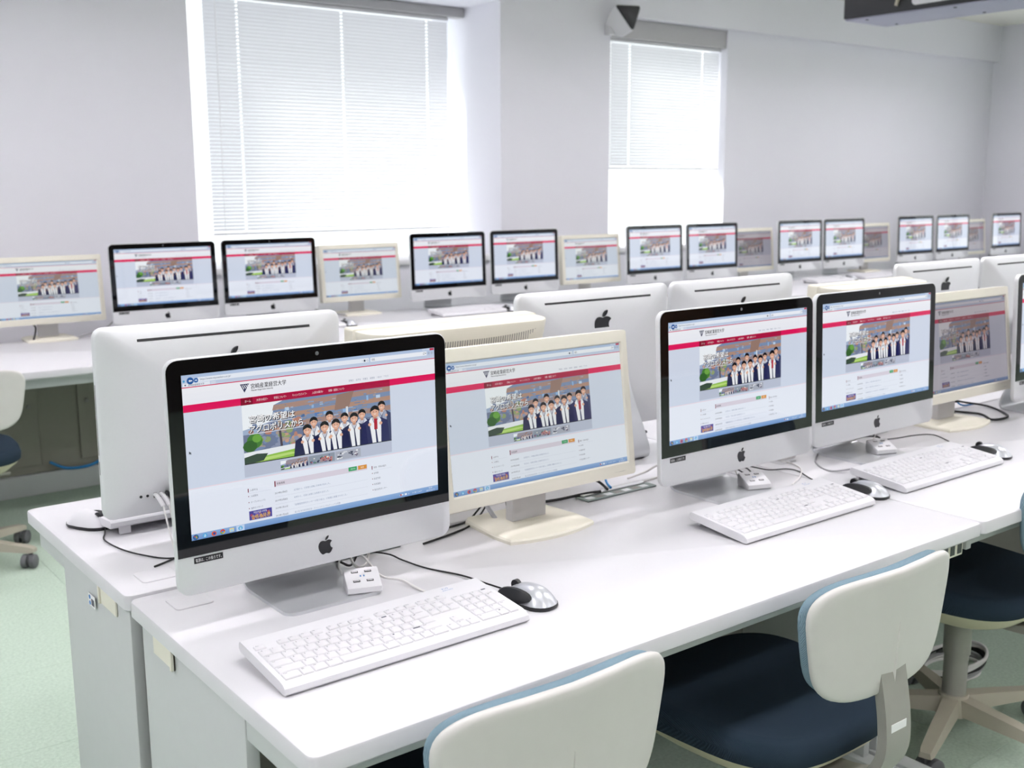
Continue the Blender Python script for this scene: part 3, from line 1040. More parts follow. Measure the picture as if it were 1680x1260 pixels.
def cream_meshes(tilt, z0):
    key = ('cream', round(tilt, 3), round(z0, 3))
    if key in MESH:
        return MESH[key]
    X = head_xf(tilt, z0)
    D = {}
    hw = CM_W / 2
    aw, ah = 0.230, 0.1295
    zc = 0.030 + ah
    # bezel: frame with sloped inner lip
    o = rrect(-hw, hw, 0, CM_H, 0.006, seg=3)
    fr = MB()
    outer0 = [(x, 0.004, z) for x, z in o]
    outer1 = [(x, 0.040, z) for x, z in o]

    def rc(dx, dz, y):
        return [(-aw - dx, y, zc - ah - dz), (aw + dx, y, zc - ah - dz), (aw + dx, y, zc + ah + dz), (-aw - dx, y, zc + ah + dz)]
    inner0, inner1 = rc(0.003, 0.003, 0.0), rc(0.0, 0.0, 0.005)
    q = len(o) // 4
    fr.v += outer0 + outer1 + inner0 + inner1
    n = len(o)
    for i in range(n):
        j = (i + 1) % n
        fr.f.append((i, j, n + j, n + i))
        a, b = min(3, i // q), min(3, j // q)
        if i == n - 1:
            fr.f.append((i, j, 2 * n + 0, 2 * n + 3))
        elif a == b:
            fr.f.append((i, j, 2 * n + a))
        else:
            fr.f.append((i, j, 2 * n + b, 2 * n + a))
    for k in range(4):
        l = (k + 1) % 4
        fr.f.append((2 * n + k, 2 * n + l, 2 * n + 4 + l, 2 * n + 4 + k))
    D['bezel'] = fr.xf(X).mesh('bezel', 30)
    D['panel'] = MB().box(-aw, aw, 0.0045, 0.010, zc - ah, zc + ah).xf(X).mesh('panel')
    # back cover: a shallow shell with a deep rounded hood along its upper half
    bk = MB()
    rings = [[(x, 0.040, z) for x, z in rrect(-hw, hw, 0, CM_H, 0.006, seg=4, sub=3)]]
    for s, y in ((0.985, 0.046), (0.95, 0.050), (0.4, 0.054)):
        rings.append([(x * s, y, CM_H / 2 + (z - CM_H / 2) * s) for x, z in rrect(-hw, hw, 0, CM_H, 0.03, seg=4, sub=3)])
    bk.loops(rings, cap0=False)
    fp = lambda s, d: [(x * s, 0.042 + (y - 0.042) * d) for x, y in rrect(-hw + 0.004, hw - 0.004, 0.030, 0.118, 0.055, 0.055, 0.0, 0.0, seg=8, sub=8)]
    hood = []
    for z, sx, dy in ((CM_H * 0.30, 0.80, 0.45), (CM_H - 0.110, 0.90, 0.74), (CM_H - 0.075, 0.955, 0.90), (CM_H - 0.035, 0.985, 0.97), (CM_H - 0.008, 1.0, 1.0), (CM_H - 0.004, 0.996, 0.985), (CM_H - 0.003, 0.97, 0.95)):
        hood.append([(x, y, z) for x, y in fp(sx, dy)])
    bk.loops(hood)
    D['back'] = bk.xf(X).mesh('back_cover', 40)
    D['z'] = X(0, 0.0042, zc)
    for k in range(1):
        bt = MB()
        for i in range(5):
            bt.rbox(0.03 + i * 0.022, 0.038 + i * 0.022, 0.0025, 0.0045, 0.011, 0.014, 0.0004, 1)
    D['buttons'] = bt.xf(X).mesh('buttons')
    lt = MB()
    lt.add([(0.190 + 0.032 * a, 0.0024, 0.010 + 0.006 * b) for a, b in text2d('MITSUBISHI')[0]], text2d('MITSUBISHI')[1])
    D['brand'] = lt.xf(X).mesh('brand_lettering')
    # neck and base
    nk = MB()
    nk.rbox(-0.046, 0.046, 0.075, 0.100, 0.012, z0 + 0.10, 0.004)
    D['neck'] = nk.mesh('neck', 40)
    hg = MB().rbox(-0.055, 0.055, 0.070, 0.105, z0 + 0.06, z0 + 0.16, 0.006)
    D['hinge'] = hg.mesh('hinge', 40)
    base = []
    for k in range(13):
        a = -1 + 2 * k / 12
        base.append((0.112 * a, -0.005 - 0.022 * (1 - a * a)))
    base += [(0.116, 0.05), (0.104, 0.165), (0.090, 0.18), (-0.090, 0.18), (-0.104, 0.165), (-0.116, 0.05)]
    bs = MB()
    c = (0, 0.085)
    bs.loops([[(x, y, 0.0) for x, y in base], [(x, y, 0.006) for x, y in base], [(c[0] + (x - c[0]) * 0.975, c[1] + (y - c[1]) * 0.975, 0.010) for x, y in base],
              [(c[0] + (x - c[0]) * 0.80, c[1] + (y - c[1]) * 0.80, 0.0145) for x, y in base], [(c[0] + (x - c[0]) * 0.5, c[1] + (y - c[1]) * 0.5, 0.0165) for x, y in base]])
    D['base'] = bs.mesh('base', 30)
    MESH[key] = D
    return D


def cream_monitor(label, x, y, rotz=0.0, tilt=R(6.5), z0=0.105, screen='screen_matte', vents=False, bx=0.0, group='cream flat monitors'):
    D = cream_meshes(tilt, z0)
    t = thing('flat_monitor', label, 'monitor', (x, y, TT), rotz, group)
    bz = obj('bezel', D['bezel'], 'cream', t)
    pn = obj('panel', D['panel'], 'black', t)
    s = obj('screen_image', PAGE, screen, pn)
    s.location = D['z']
    s.rotation_euler = (-tilt, 0, 0)
    s.scale = (0.460 / PW, 1, 0.259 / PH)
    bk = obj('back_cover', D['back'], 'cream', t)
    obj('button_row', D['buttons'], 'cream_grey', bz)
    obj('brand_lettering', D['brand'], 'print_grey', bz)
    obj('hinge', D['hinge'], 'cream_grey', t)
    obj('neck', D['neck'], 'cream_grey', t, (bx, 0, 0))
    obj('base', D['base'], 'cream', t, (bx, 0, 0))
    if vents:
        X = head_xf(tilt, z0)
        me = cached(('vent', tilt), lambda: MB().rbox(-0.0011, 0.0011, 0.0, 0.0016, 0.0, 0.026, 0.0003, 1).mesh('vent_slit'))
        for k in range(70):
            xx = -0.228 + 0.456 * k / 69
            q = abs(xx / 0.228)
            dx = max(0.0, abs(xx) - 0.183)
            yy = 0.042 + 0.076 * 0.93 - (0.052 - math.sqrt(0.052 ** 2 - dx ** 2)) - 0.0006
            ang = math.copysign(math.asin(dx / 0.052), -xx)
            obj('vent_slit', me, 'steel_dark', bk, X(xx, yy, CM_H - 0.058 + 0.020 * q ** 3), (-tilt + R(-8), 0, ang))
    return t


# ------------------------------------------------------------------ tables
def table(label, x0, x1, yfront, yback, group, kind='island', clip_end=None):
    """x0..x1 long, user side at yfront, back edge at yback"""
    d = 1 if yback > yfront else -1
    dep = abs(yback - yfront)
    L = x1 - x0
    t = thing('computer_table', label, 'table', ((x0 + x1) / 2, yfront, 0), 0 if d > 0 else math.pi, group)
    h = L / 2
    # top with rounded corners and softened edge
    o = lambda i: rrect(-h + i, h - i, i, dep - i, 0.016, seg=4)
    tp = MB().loops([[(x, y, TT - 0.032) for x, y in o(0.004)], [(x, y, TT - 0.028) for x, y in o(0)], [(x, y, TT - 0.005) for x, y in o(0)],
                     [(x, y, TT - 0.0015) for x, y in o(0.0015)], [(x, y, TT) for x, y in o(0.005)]])
    obj('table_top', tp.mesh('table_top', 40), 'top', t)
    for s in (-1, 1):
        xa = s * (h - 0.035)
        p = MB().rbox(min(xa, xa + s * 0.022), max(xa, xa + s * 0.022), 0.235, dep - 0.025, 0.06, TT - 0.032, 0.003)
        obj('end_panel', p.mesh('end_panel', 40), 'steel', t)
        rl = MB().rbox(min(xa, xa + s * 0.020), max(xa, xa + s * 0.020), 0.045, 0.2352, TT - 0.078, TT - 0.032, 0.002)
        obj('side_rail', rl.mesh('side_rail', 40), 'steel', t)
        ft = MB().rbox(min(xa - s * 0.018, xa + s * 0.030), max(xa - s * 0.018, xa + s * 0.030), 0.03, dep - 0.02, 0.012, 0.062, 0.004)
        obj('foot', ft.mesh('foot', 40), 'steel', t)
        gl = MB()
        for y in (0.07, dep - 0.06):
            gl.cyl((xa, y, 0), (xa, y, 0.013), 0.014, 12)
        obj('leveller', gl.mesh('leveller', 40), 'black_rubber', t)
    obj('front_rail', MB().rbox(-h + 0.04, h - 0.04, 0.06, 0.085, TT - 0.078, TT - 0.032, 0.002).mesh('front_rail'), 'steel', t)
    if kind == 'island':
        obj('modesty_panel', MB().rbox(-h + 0.035, h - 0.035, dep - 0.075, dep - 0.055, 0.14, TT - 0.032, 0.002).mesh('modesty_panel'), 'steel_dark', t)
    if kind == 'island':
        for s in (-1, 1):
            xa = s * (h - 0.0125)
            cp = MB()
            cp.rbox(min(xa, xa + s * 0.004), max(xa, xa + s * 0.004), dep - 0.185, dep - 0.092, TT - 0.070, TT - 0.033, 0.001, 1)
            cp.rbox(min(xa, xa + s * 0.008), max(xa, xa + s * 0.008), dep - 0.185, dep - 0.178, TT - 0.070, TT - 0.033, 0.001, 1)
            obj('clip_plate', cp.mesh('clip_plate', 40), 'cream', t)
            cx = s * (h - 0.082)
            cc = MB().loops([[(x, y, z) for x, y in rrect(cx - 0.034 + i, cx + 0.034 - i, dep - 0.108 + i, dep - 0.045 - i, 0.008, seg=3)] for z, i in ((TT, 0), (TT + 0.0018, 0.0006), (TT + 0.0026, 0.003))])
            obj('cable_cover', cc.mesh('cable_cover', 30), 'top', t)
    return t


GF, GB, GW = 'island tables facing the camera', 'island tables facing the windows', 'tables along the window wall'
XT = [0.57, 2.168, 3.766, 5.364, 6.962]
for i, nm in enumerate(('nearest to the camera', 'second from the left', 'third from the left', 'farthest right')):
    table('long white computer table in the front island row, %s' % nm, XT[i] + 0.001, XT[i + 1] - 0.001, 1.164, 1.855, GF)
for i, nm in enumerate(('at the left end', 'second from the left', 'third from the left', 'farthest right')):
    table('long white computer table facing the windows in the rear island row, %s' % nm, XT[i] + 0.001, XT[i + 1] - 0.001, 2.545, 1.868, GB)
XW = [0.50, 2.19, 3.88, 5.57, 7.12, 8.71, 10.30]
for i, nm in enumerate(('at the far left by the blind', 'second from the left', 'in front of the pillar', 'under the narrow window', 'fifth from the left', 'in the far right corner')):
    table('deep white computer table along the window wall, %s' % nm, XW[i] + 0.001, XW[i + 1] - 0.001, 4.50, 5.45, GW, kind='wall')

# sticker on the end panel of the rear island table
st = tag(obj('asset_sticker', MB().box(0.5785, 0.5795, 2.085, 2.125, 0.605, 0.630), 'print_white'), 'tiny white sticker with blue dots on the left island end panel', 'sticker')
obj('blue_dot', MB().cyl((0.5787, 2.116, 0.623), (0.5778, 2.116, 0.623), 0.0045, 10), 'print_blue', st)
obj('blue_dot', MB().cyl((0.5787, 2.116, 0.611), (0.5778, 2.116, 0.611), 0.0045, 10), 'print_blue', st)
obj('grey_print', MB().box(0.578, 0.5787, 2.09, 2.106, 0.609, 0.622), 'print_grey', st)

# low cupboard fronts under the wall tables
cb = thing('low_cupboard', 'taupe low cupboard under the window table at far left', 'cupboard', (0.57, 5.27, 0))
obj('body', MB().rbox(0, 1.54, 0.0, 0.17, 0.10, 0.66, 0.004), 'cabinet', cb)
obj('plinth', MB().rbox(0, 1.54, -0.02, 0.17, 0.0, 0.10, 0.004), 'steel', cb)
for a, b, k in ((0.05, 0.70, 0.66), (0.88, 1.50, 0.92)):
    dr = obj('door', MB().rbox(a, b, -0.014, 0.001, 0.14, 0.63, 0.003), 'cabinet', cb)
    obj('knob', MB().cyl((k, -0.014, 0.42), (k, -0.026, 0.42), 0.009, 12), 'steel_dark', dr)

# power outlet strip clipped below the table joint
po = thing('outlet_box', 'cream outlet box with dark slots under the front table joint', 'outlet box', (2.07, 1.20, TT - 0.034))
obj('body', MB().rbox(0, 0.085, 0, 0.05, -0.045, 0.0015, 0.003), 'cream', po)
for k in range(3):
    obj('slot', MB().box(0.008 + k * 0.027, 0.024 + k * 0.027, -0.001, 0.002, -0.039, -0.008), 'black', po)

# cable outlets let into the back edge of the front tables
for i, (x, lab) in enumerate(((0.93, 'metal cable outlet in the table behind the nearest computer'), (1.60, 'metal cable outlet between the near cream monitor and second computer'), (2.55, 'metal cable outlet behind the third computer'))):
    tr = thing('cable_outlet', lab, 'cable outlet', (x, 1.800, TT), 0, 'cable outlets in the front tables')
    Lr = 0.17 if i == 0 else 0.22
    obj('frame', MB().rbox(0, Lr, 0, 0.045, 0, 0.004, 0.001, 1), 'tray', tr)
    for k in range(7):
        obj('slot', MB().box(0.008 + k * (Lr - 0.02) / 7, 0.008 + k * (Lr - 0.02) / 7 + (Lr - 0.02) / 7 * 0.72, 0.006, 0.022, 0.004, 0.0046), 'steel_dark' if k % 2 else 'alu', tr)
    obj('flap', MB().rbox(0.01, Lr - 0.01, 0.028, 0.042, 0.004, 0.008, 0.001, 1), 'alu', tr)


# ------------------------------------------------------------------ keyboards
KU = 0.0190


def key_layout():
    """(x, y, w, h, legend) in units, y up from the front row"""
    K = []
    r1 = ['半', '1', '2', '3', '4', '5', '6', '7', '8', '9', '0', '-', '^', '¥', '⌫']
    for i, s in enumerate(r1):
        K.append((i, 4, 1, 1, s))
    x = 0
    for s, w in [('Tab', 1.5)] + [(c, 1) for c in 'QWERTYUIOP@['] + [('⏎', 1.5)]:
        K.append((x, 3, w, 1, s)); x += w
    x = 0
    for s, w in [('Caps', 1.75)] + [(c, 1) for c in 'ASDFGHJKL;:]'] + [('', 1.25)]:
        K.append((x, 2, w, 1, s)); x += w
    x = 0
    for s, w in [('Shift', 2.25)] + [(c, 1) for c in 'ZXCVBNM,./_'] + [('Shift', 1.75)]:
        K.append((x, 1, w, 1, s)); x += w
    x = 0
    for s, w in (('Ctrl', 1.5), ('田', 1), ('Alt', 1.25), ('無変換', 1.25), ('', 4), ('変換', 1.25), ('かな', 1.25), ('Alt', 1), ('▤', 1), ('Ctrl', 1.5)):
        K.append((x, 0, w, 1, s)); x += w
    K.append((0, 5.15, 1, 0.72, 'Esc'))
    for i in range(12):
        K.append((2 + i + 0.5 * (i // 4), 5.15, 1, 0.72, 'F%d' % (i + 1)))
    nx = 15.2
    for i, s in enumerate(('Prt', 'Scr', 'Pau')):
        K.append((nx + i, 5.15, 1, 0.72, s))
    for j, row in ((4, ('Ins', 'Hm', 'Up')), (3, ('Del', 'End', 'Dn'))):
        for i, s in enumerate(row):
            K.append((nx + i, j, 1, 1, s))
    K.append((nx + 1, 1, 1, 1, '↑'))
    for i, s in enumerate('←↓→'):
        K.append((nx + i, 0, 1, 1, s))
    px = 18.4
    for j, row in ((4, ('Num', '/', '*', '-')), (3, ('7', '8', '9')), (2, ('4', '5', '6')), (1, ('1', '2', '3'))):
        for i, s in enumerate(row):
            K.append((px + i, j, 1, 1, s))
    K.append((px + 3, 2, 1, 2, '+'))
    K.append((px + 3, 0, 1, 2, 'Ent'))
    K.append((px, 0, 2, 1, '0'))
    K.append((px + 2, 0, 1, 1, '.'))
    return K


KL = key_layout()
KB_W, KB_D = 0.442, 0.158


def key_mesh(w, h):
    def f():
        a, b = w * KU - 0.0014, h * KU - 0.0014
        mb = MB()
        R0 = lambda i, z: [(x, y, z) for x, y in rrect(i, a - i, i, b - i, 0.0016, seg=2)]
        mb.loops([R0(0, 0), R0(0.0, 0.0016), R0(0.0016, 0.0032)], cap0=False)
        return mb.mesh('key', 50)
    return cached(('key', w, h), f)


def kb_base():
    prof = [(0.0, 0.004), (0.002, 0.001), (0.008, 0.0), (KB_D - 0.006, 0.0), (KB_D, 0.004), (KB_D, 0.012), (KB_D - 0.004, 0.0165), (0.020, 0.0165), (0.010, 0.015), (0.003, 0.011)]
    mb = MB().loops([[(x, y, z) for y, z in prof] for x in (-KB_W / 2,)] + [[(KB_W / 2, y, z) for y, z in prof]])
    return mb.mesh('keyboard_base', 35)


KX0, KY0 = -22.4 * KU / 2, 0.017


def keyboard(label, x, y, rotz=0.0, detail=True, group='white keyboards'):
    t = thing('keyboard', label, 'keyboard', (x, y, TT + 0.0012), rotz, group, rotx=R(6.0))
    obj('body', cached('kb_base', kb_base), 'white', t)
    if detail:
        for kx, ky, kw, kh, s in KL:
            obj('key', key_mesh(kw, kh), 'key', t, (KX0 + kx * KU, KY0 + ky * KU, 0.0160))

        def leg():
            mb = MB()
            for kx, ky, kw, kh, s in KL:
                if not s:
                    continue
                vs, fs, asp = text2d(s)
                hh = 0.0034 if len(s) == 1 else 0.0025
                ww = min(hh * asp, kw * KU - 0.006)
                ox, oy = KX0 + kx * KU + 0.0032, KY0 + (ky + kh) * KU - 0.0042 - hh
                mb.add([(ox + a * ww, oy + b * hh, 0.01935) for a, b in vs], fs)
            return mb.mesh('key_legends')
        obj('key_legends', cached('kb_leg', leg), 'print_grey', t)

        def brand():
            mb = MB()
            vs, fs, asp = text2d('ｻﾝﾜ')
            mb.add([(0.142 + a * 0.013, KB_D - 0.0155 + b * 0.005, 0.0168) for a, b in vs], fs)
            vs, fs, asp = text2d('SANWA SUPPLY')
            mb.add([(0.140 + a * 0.022, KB_D - 0.0205 + b * 0.0025, 0.0168) for a, b in vs], fs)
            return mb.mesh('brand_lettering')
        obj('brand_lettering', cached('kb_brand', brand), 'print_blue', t)
    else:
        def allk():
            mb = MB()
            for kx, ky, kw, kh, s in KL:
                mb.box(KX0 + kx * KU, KX0 + (kx + kw) * KU - 0.001, KY0 + ky * KU, KY0 + (ky + kh) * KU - 0.001, 0.016, 0.019)
            return mb.mesh('key_field')
        obj('key_field', cached('kb_all', allk), 'key', t)
    ftm = cached('kb_foot', lambda: MB().rbox(-0.012, 0.012, -0.004, 0.004, -0.0155, 0.001, 0.001, 1).mesh('foot'))
    for s in (-1, 1):
        obj('rear_foot', ftm, 'white', t, (s * 0.19, KB_D - 0.012, 0.0))
    lt = cached('kb_tab', lambda: MB().rbox(-0.008, 0.008, -0.0006, 0.002, 0.004, 0.009, 0.0005, 1).mesh('front_tab'))
    for s in (-1, 1):
        obj('front_tab', lt, 'white', t, (s * 0.155, 0.0022, 0))
    return t


# ------------------------------------------------------------------ mice
def mouse_meshes():
    if 'mouse' in MESH:
        return MESH['mouse']
    D = {}
    n = 28

    def outline(s, z):
        r = []
        for k in range(n):
            a = 2 * math.pi * k / n
            c, q = math.cos(a), math.sin(a)
            w = 0.033 * (1 - 0.16 * max(0, q)) * (0.94 if abs(q) < 0.4 else 1)
            e = 2 / 2.5
            r.append((s * w * math.copysign(abs(c) ** e, c), s * 0.053 * math.copysign(abs(q) ** e, q) * (1.0), z))
        return r
    hump = lambda s: 0.037 * (1 - s ** 2.6)
    rings = [outline(1.0, 0.0), outline(1.03, 0.003), outline(1.02, 0.007)]
    D['base'] = MB().loops(rings).mesh('base', 40)
    rg = [outline(1.0, 0.0071)]
    for s in (0.985, 0.95, 0.88, 0.78, 0.65, 0.5, 0.33, 0.12):
        rg.append([(x, y, 0.0071 + hump(s) * (0.86 + 2.2 * (-y)) * 0.86) for x, y, z in outline(s, 0)])
    D['shell'] = MB().loops(rg).mesh('shell', 50)
    # dark thumb grip on the left flank
    gp = MB()
    for side in (-1,):
        pts = []
        for k in range(20):
            a = 2 * math.pi * k / 20
            pts.append((0.037 * math.cos(a), 0.0115 * math.sin(a)))
        rg = []
        for s, off in ((1.0, -0.004), (0.96, 0.0016), (0.7, 0.0024), (0.3, 0.0026)):
            ring = []
            for a, b in pts:
                y, z = a * s + 0.012, 0.018 + b * s + 0.05 * (-a * s) * 0.5
                ring.append((side * (0.0335 * (1 - 0.1 * abs(y) / 0.05) - 0.55 * max(0, z - 0.012) + off), y, z))
            rg.append(ring)
        gp.loops(rg)
    D['grip'] = gp.mesh('thumb_grip', 40)
    wl = MB().cyl((-0.004, 0.030, 0.026), (0.004, 0.030, 0.026), 0.009, 18)
    D['wheel'] = wl.mesh('scroll_wheel', 40)
    D['seam'] = MB().box(-0.0006, 0.0006, 0.010, 0.046, 0.012, 0.0255).mesh('button_seam')
    MESH['mouse'] = D
    return D


def mouse(label, x, y, rotz=0.0, cord=None, m='silver', group='silver mice'):
    D = mouse_meshes()
    t = thing('computer_mouse', label, 'mouse', (x, y, TT), rotz, group)
    obj('base', D['base'], 'black', t)
    obj('shell', D['shell'], m, t)
    obj('thumb_grip', D['grip'], 'black', t)
    obj('scroll_wheel', D['wheel'], 'black', t)
    if cord:
        mw = Matrix.Translation((x, y, TT)) @ Matrix.Rotation(rotz, 4, 'Z')
        inv = mw.inverted()
        pts = [inv @ Vector(p) for p in cord]
        obj('cord', MB().tube(spline(pts, 6), 0.0016, 6).mesh('cord', 60), 'black_rubber', t)
    return t


# ------------------------------------------------------------------ usb hubs
def hub(label, x, y, rotz, cord=None):
    t = thing('usb_hub', label, 'usb hub', (x, y, TT + 0.006), rotz, 'white usb hubs')

    def body():
        prof = [(-0.026, 0.0), (0.022, 0.0), (0.026, 0.004), (0.026, 0.026), (0.022, 0.031), (-0.020, 0.016), (-0.028, 0.012), (-0.029, 0.003)]
        return MB().loops([[(-0.029, y, z) for y, z in prof], [(-0.0305, y * 0.97, z * 0.97 + 0.0003) for y, z in prof][::1], [(0.0305, y * 0.97, z * 0.97 + 0.0003) for y, z in prof], [(0.029, y, z) for y, z in prof]]).mesh('body', 40)

    def body2():
        prof = [(-0.026, 0.0), (0.022, 0.0), (0.026, 0.004), (0.026, 0.026), (0.022, 0.031), (-0.020, 0.016), (-0.028, 0.012), (-0.029, 0.003)]
        cy, cz = 0.0, 0.013
        ins = lambda s, x: [(x, cy + (y - cy) * s, cz + (z - cz) * s) for y, z in prof]
        return MB().loops([ins(0.90, -0.031), ins(0.98, -0.0302), ins(1.0, -0.028), ins(1.0, 0.028), ins(0.98, 0.0302), ins(0.90, 0.031)]).mesh('body', 35)
    b = obj('body', cached('hubbody', body2), 'white', t)
    a = math.atan2(0.015, 0.042)
    pm = cached('hubport', lambda: MB().box(-0.0062, 0.0062, -0.0026, 0.0026, -0.001, 0.0004).mesh('port'))
    tg = cached('hubtongue', lambda: MB().box(-0.0050, 0.0050, -0.0004, 0.0012, 0.0003, 0.0008).mesh('tongue'))
    for px in (-0.012, 0.012):
        for py in (-0.012, 0.012):
            z = 0.016 + (py + 0.020) * 15 / 42
            p = obj('port', pm, 'black', t, (px, py, z), (a, 0, 0))
            obj('tongue', tg, 'white', p)
    for k, px in enumerate((-0.003, 0.003)):
        obj('blue_mark', cached('hubmark', lambda: MB().box(-0.0012, 0.0012, -0.002, 0.002, -0.0003, 0.0003).mesh('blue_mark')), 'print_blue', t, (px, 0.001, 0.016 + 0.021 * 15 / 42), (a, 0, 0))
    if cord:
        mw = Matrix.Translation((x, y, TT + 0.006)) @ Matrix.Rotation(rotz, 4, 'Z')
        inv = mw.inverted()
        obj('cord', MB().tube(spline([inv @ Vector(p) for p in cord], 6), 0.0017, 6).mesh('cord', 60), 'white_cable', t)
    return t


# ------------------------------------------------------------------ chairs
def squircle_sheet(ax, bz, n, ytop, thick, taper, rings=8, seg=48):
    """closed, gently dished cushion or shell in the XZ plane, z from 0 to 2*bz"""
    def P(s, a, off):
        c, q = math.cos(a), math.sin(a)
        e = 2 / n
        x = ax * s * math.copysign(abs(c) ** e, c)
        z = bz * s * math.copysign(abs(q) ** e, q)
        x *= 1 - taper * (0.5 - 0.5 * z / bz)
        y = ytop(x, z) + off
        return (x, y, z + bz)
    return P


def chair_meshes():
    if 'chair' in MESH:
        return MESH['chair']
    D = {}
    dish = lambda x, z: 0.85 * x * x + 0.10 * z * abs(z) * (-1) - 0.06 * z
    seg = 56
    A = [2 * math.pi * k / seg for k in range(seg)]

    def sheet(ax, bz, n, taper, y0, y1, edge):
        P = squircle_sheet(ax, bz, n, dish, 0, taper)
        rings = []
        for s in (0.15, 0.4, 0.65, 0.85, 0.95):
            rings.append([P(s, a, y0) for a in A])
        rings.append([P(0.99, a, y0 + edge * (y1 - y0)) for a in A])
        rings.append([P(1.0, a, (y0 + y1) / 2) for a in A])
        rings.append([P(0.99, a, y1 - edge * (y1 - y0)) for a in A])
        for s in (0.95, 0.85, 0.65, 0.4, 0.15):
            rings.append([P(s, a, y1) for a in A])
        return MB().loops(rings)
    BW, BH = 0.215, 0.112
    D['back_shell'] = sheet(BW, BH, 4.2, 0.20, -0.010, 0.006, 0.15).xf(lambda x, y, z: (x, y - 0.285, z + 0.552)).mesh('back_shell', 60)
    D['back_cushion'] = sheet(BW - 0.004, BH - 0.004, 4.0, 0.20, 0.004, 0.031, 0.25).xf(lambda x, y, z: (x, y - 0.285, z + 0.557)).mesh('back_cushion', 60)
    rid = MB().add([(-0.006, -0.284, 0.57), (0.006, -0.284, 0.57), (0.0, -0.2935, 0.57), (-0.001, -0.294, 0.68), (0.001, -0.294, 0.68), (0, -0.2965, 0.68)], [(0, 1, 2), (3, 5, 4), (0, 2, 5, 3), (2, 1, 4, 5), (1, 0, 3, 4)])
    D['ridge'] = rid.mesh('shell_ridge')

    def seat(ax, by, n, zs, scales):
        rings = []
        for z, s in zip(zs, scales):
            r = []
            for a in A:
                c, q = math.cos(a), math.sin(a)
                e = 2 / n
                x, y = ax * s * math.copysign(abs(c) ** e, c), by * s * math.copysign(abs(q) ** e, q)
                r.append((x * (1 + 0.10 * y / by), y, z + (0.10 * x * x if z > 0.44 else 0)))
            rings.append(r)
        return MB().loops(rings)
    D['seat'] = seat(0.225, 0.22, 3.4, (0.405, 0.41, 0.43, 0.448, 0.456, 0.457), (0.96, 0.99, 1.0, 0.97, 0.90, 0.4)).mesh('seat', 60)
    D['pan'] = seat(0.222, 0.217, 3.2, (0.335, 0.345, 0.365, 0.395, 0.412), (0.45, 0.58, 0.78, 0.95, 0.99)).mesh('seat_pan', 60)
    br = MB()
    pth = spline([(0, -0.02, 0.352), (0, -0.17, 0.352), (0, -0.245, 0.372), (0, -0.292, 0.430), (0, -0.296, 0.50), (0, -0.278, 0.60)], 5)
    rings = []
    for i, p in enumerate(pth):
        t = (Vector(pth[min(i + 1, len(pth) - 1)]) - Vector(pth[max(0, i - 1)])).normalized()
        nn = Vector((0, -t.z, t.y)) * 0.009
        hw = 0.036
        rings.append([(-hw, p.y + nn.y, p.z + nn.z), (hw, p.y + nn.y, p.z + nn.z), (hw, p.y - nn.y, p.z - nn.z), (-hw, p.y - nn.y, p.z - nn.z)])
    br.loops(rings)
    D['bracket'] = br.mesh('back_bracket', 40)
    D['sticker'] = MB().box(-0.022, 0.022, -0.3062, -0.3040, 0.470, 0.500).mesh('sticker')
    po_ = MB()
    po_.cyl((0, 0, 0.10), (0, 0, 0.225), 0.030, 20)
    po_.cyl((0, 0, 0.225), (0, 0, 0.335), 0.034, 20)
    D['post'] = po_.mesh('gas_post', 40)
    D['hubc'] = MB().cyl((0, 0, 0.062), (0, 0, 0.115), 0.048, 20, 0.036).mesh('base_hub', 40)
    lg = MB()
    lg.loops([[(x0, w * 1, z0), (x0, -w, z0), (x0, -w * 0.8, z1), (x0, w * 0.8, z1)] for x0, w, z0, z1 in ((0.03, 0.024, 0.066, 0.108), (0.15, 0.021, 0.062, 0.095), (0.27, 0.018, 0.058, 0.080), (0.288, 0.015, 0.060, 0.074))])
    D['leg'] = lg.mesh('star_leg', 30)
    cs = MB()
    cs.cyl((0, 0, 0.045), (0, 0, 0.060), 0.008, 10)
    for s in (-1, 1):
        cs.tube([(0.012, s * 0.006, 0.0265), (0.012, s * 0.010, 0.0265), (0.012, s * 0.023, 0.0265), (0.012, s * 0.026, 0.0265)], 0.026, 20, radii=[0.0245, 0.0262, 0.0262, 0.022])
    cs.rbox(-0.010, 0.022, -0.006, 0.006, 0.026, 0.052, 0.002, 1)
    D['caster'] = cs.mesh('caster', 40)
    lv = MB().tube(spline([(0.06, 0.02, 0.335), (0.13, 0.03, 0.322), (0.20, 0.03, 0.318)], 5), 0.006, 8)
    D['lever'] = lv.mesh('lever', 50)
    MESH['chair'] = D
    return D


def chair(label, x, y, rotz, spin=0.3):
    D = chair_meshes()
    t = thing('swivel_chair', label, 'chair', (x, y, 0), rotz, 'blue swivel chairs')
    obj('seat', D['seat'], 'seat_fabric', t)
    obj('seat_pan', D['pan'], 'shell_beige', t)
    obj('back_shell', D['back_shell'], 'shell', t)
    obj('shell_ridge', D['ridge'], 'shell', t)
    obj('back_cushion', D['back_cushion'], 'fabric', t)
    b = obj('back_bracket', D['bracket'], 'grey_metal', t)
    obj('sticker', D['sticker'], 'print_white', b)
    obj('gas_post', D['post'], 'grey_metal', t)
    obj('base_hub', D['hubc'], 'base', t)
    obj('height_lever', D['lever'], 'grey_metal', t)
    for k in range(5):
        a = spin + k * 2 * math.pi / 5
        l = obj('star_leg', D['leg'], 'base', t, (0, 0, 0), (0, 0, a))
        c = obj('caster', D['caster'], 'caster', l, (0.268, 0, 0), (0, 0, 1.1 * k + 0.4))
    return t


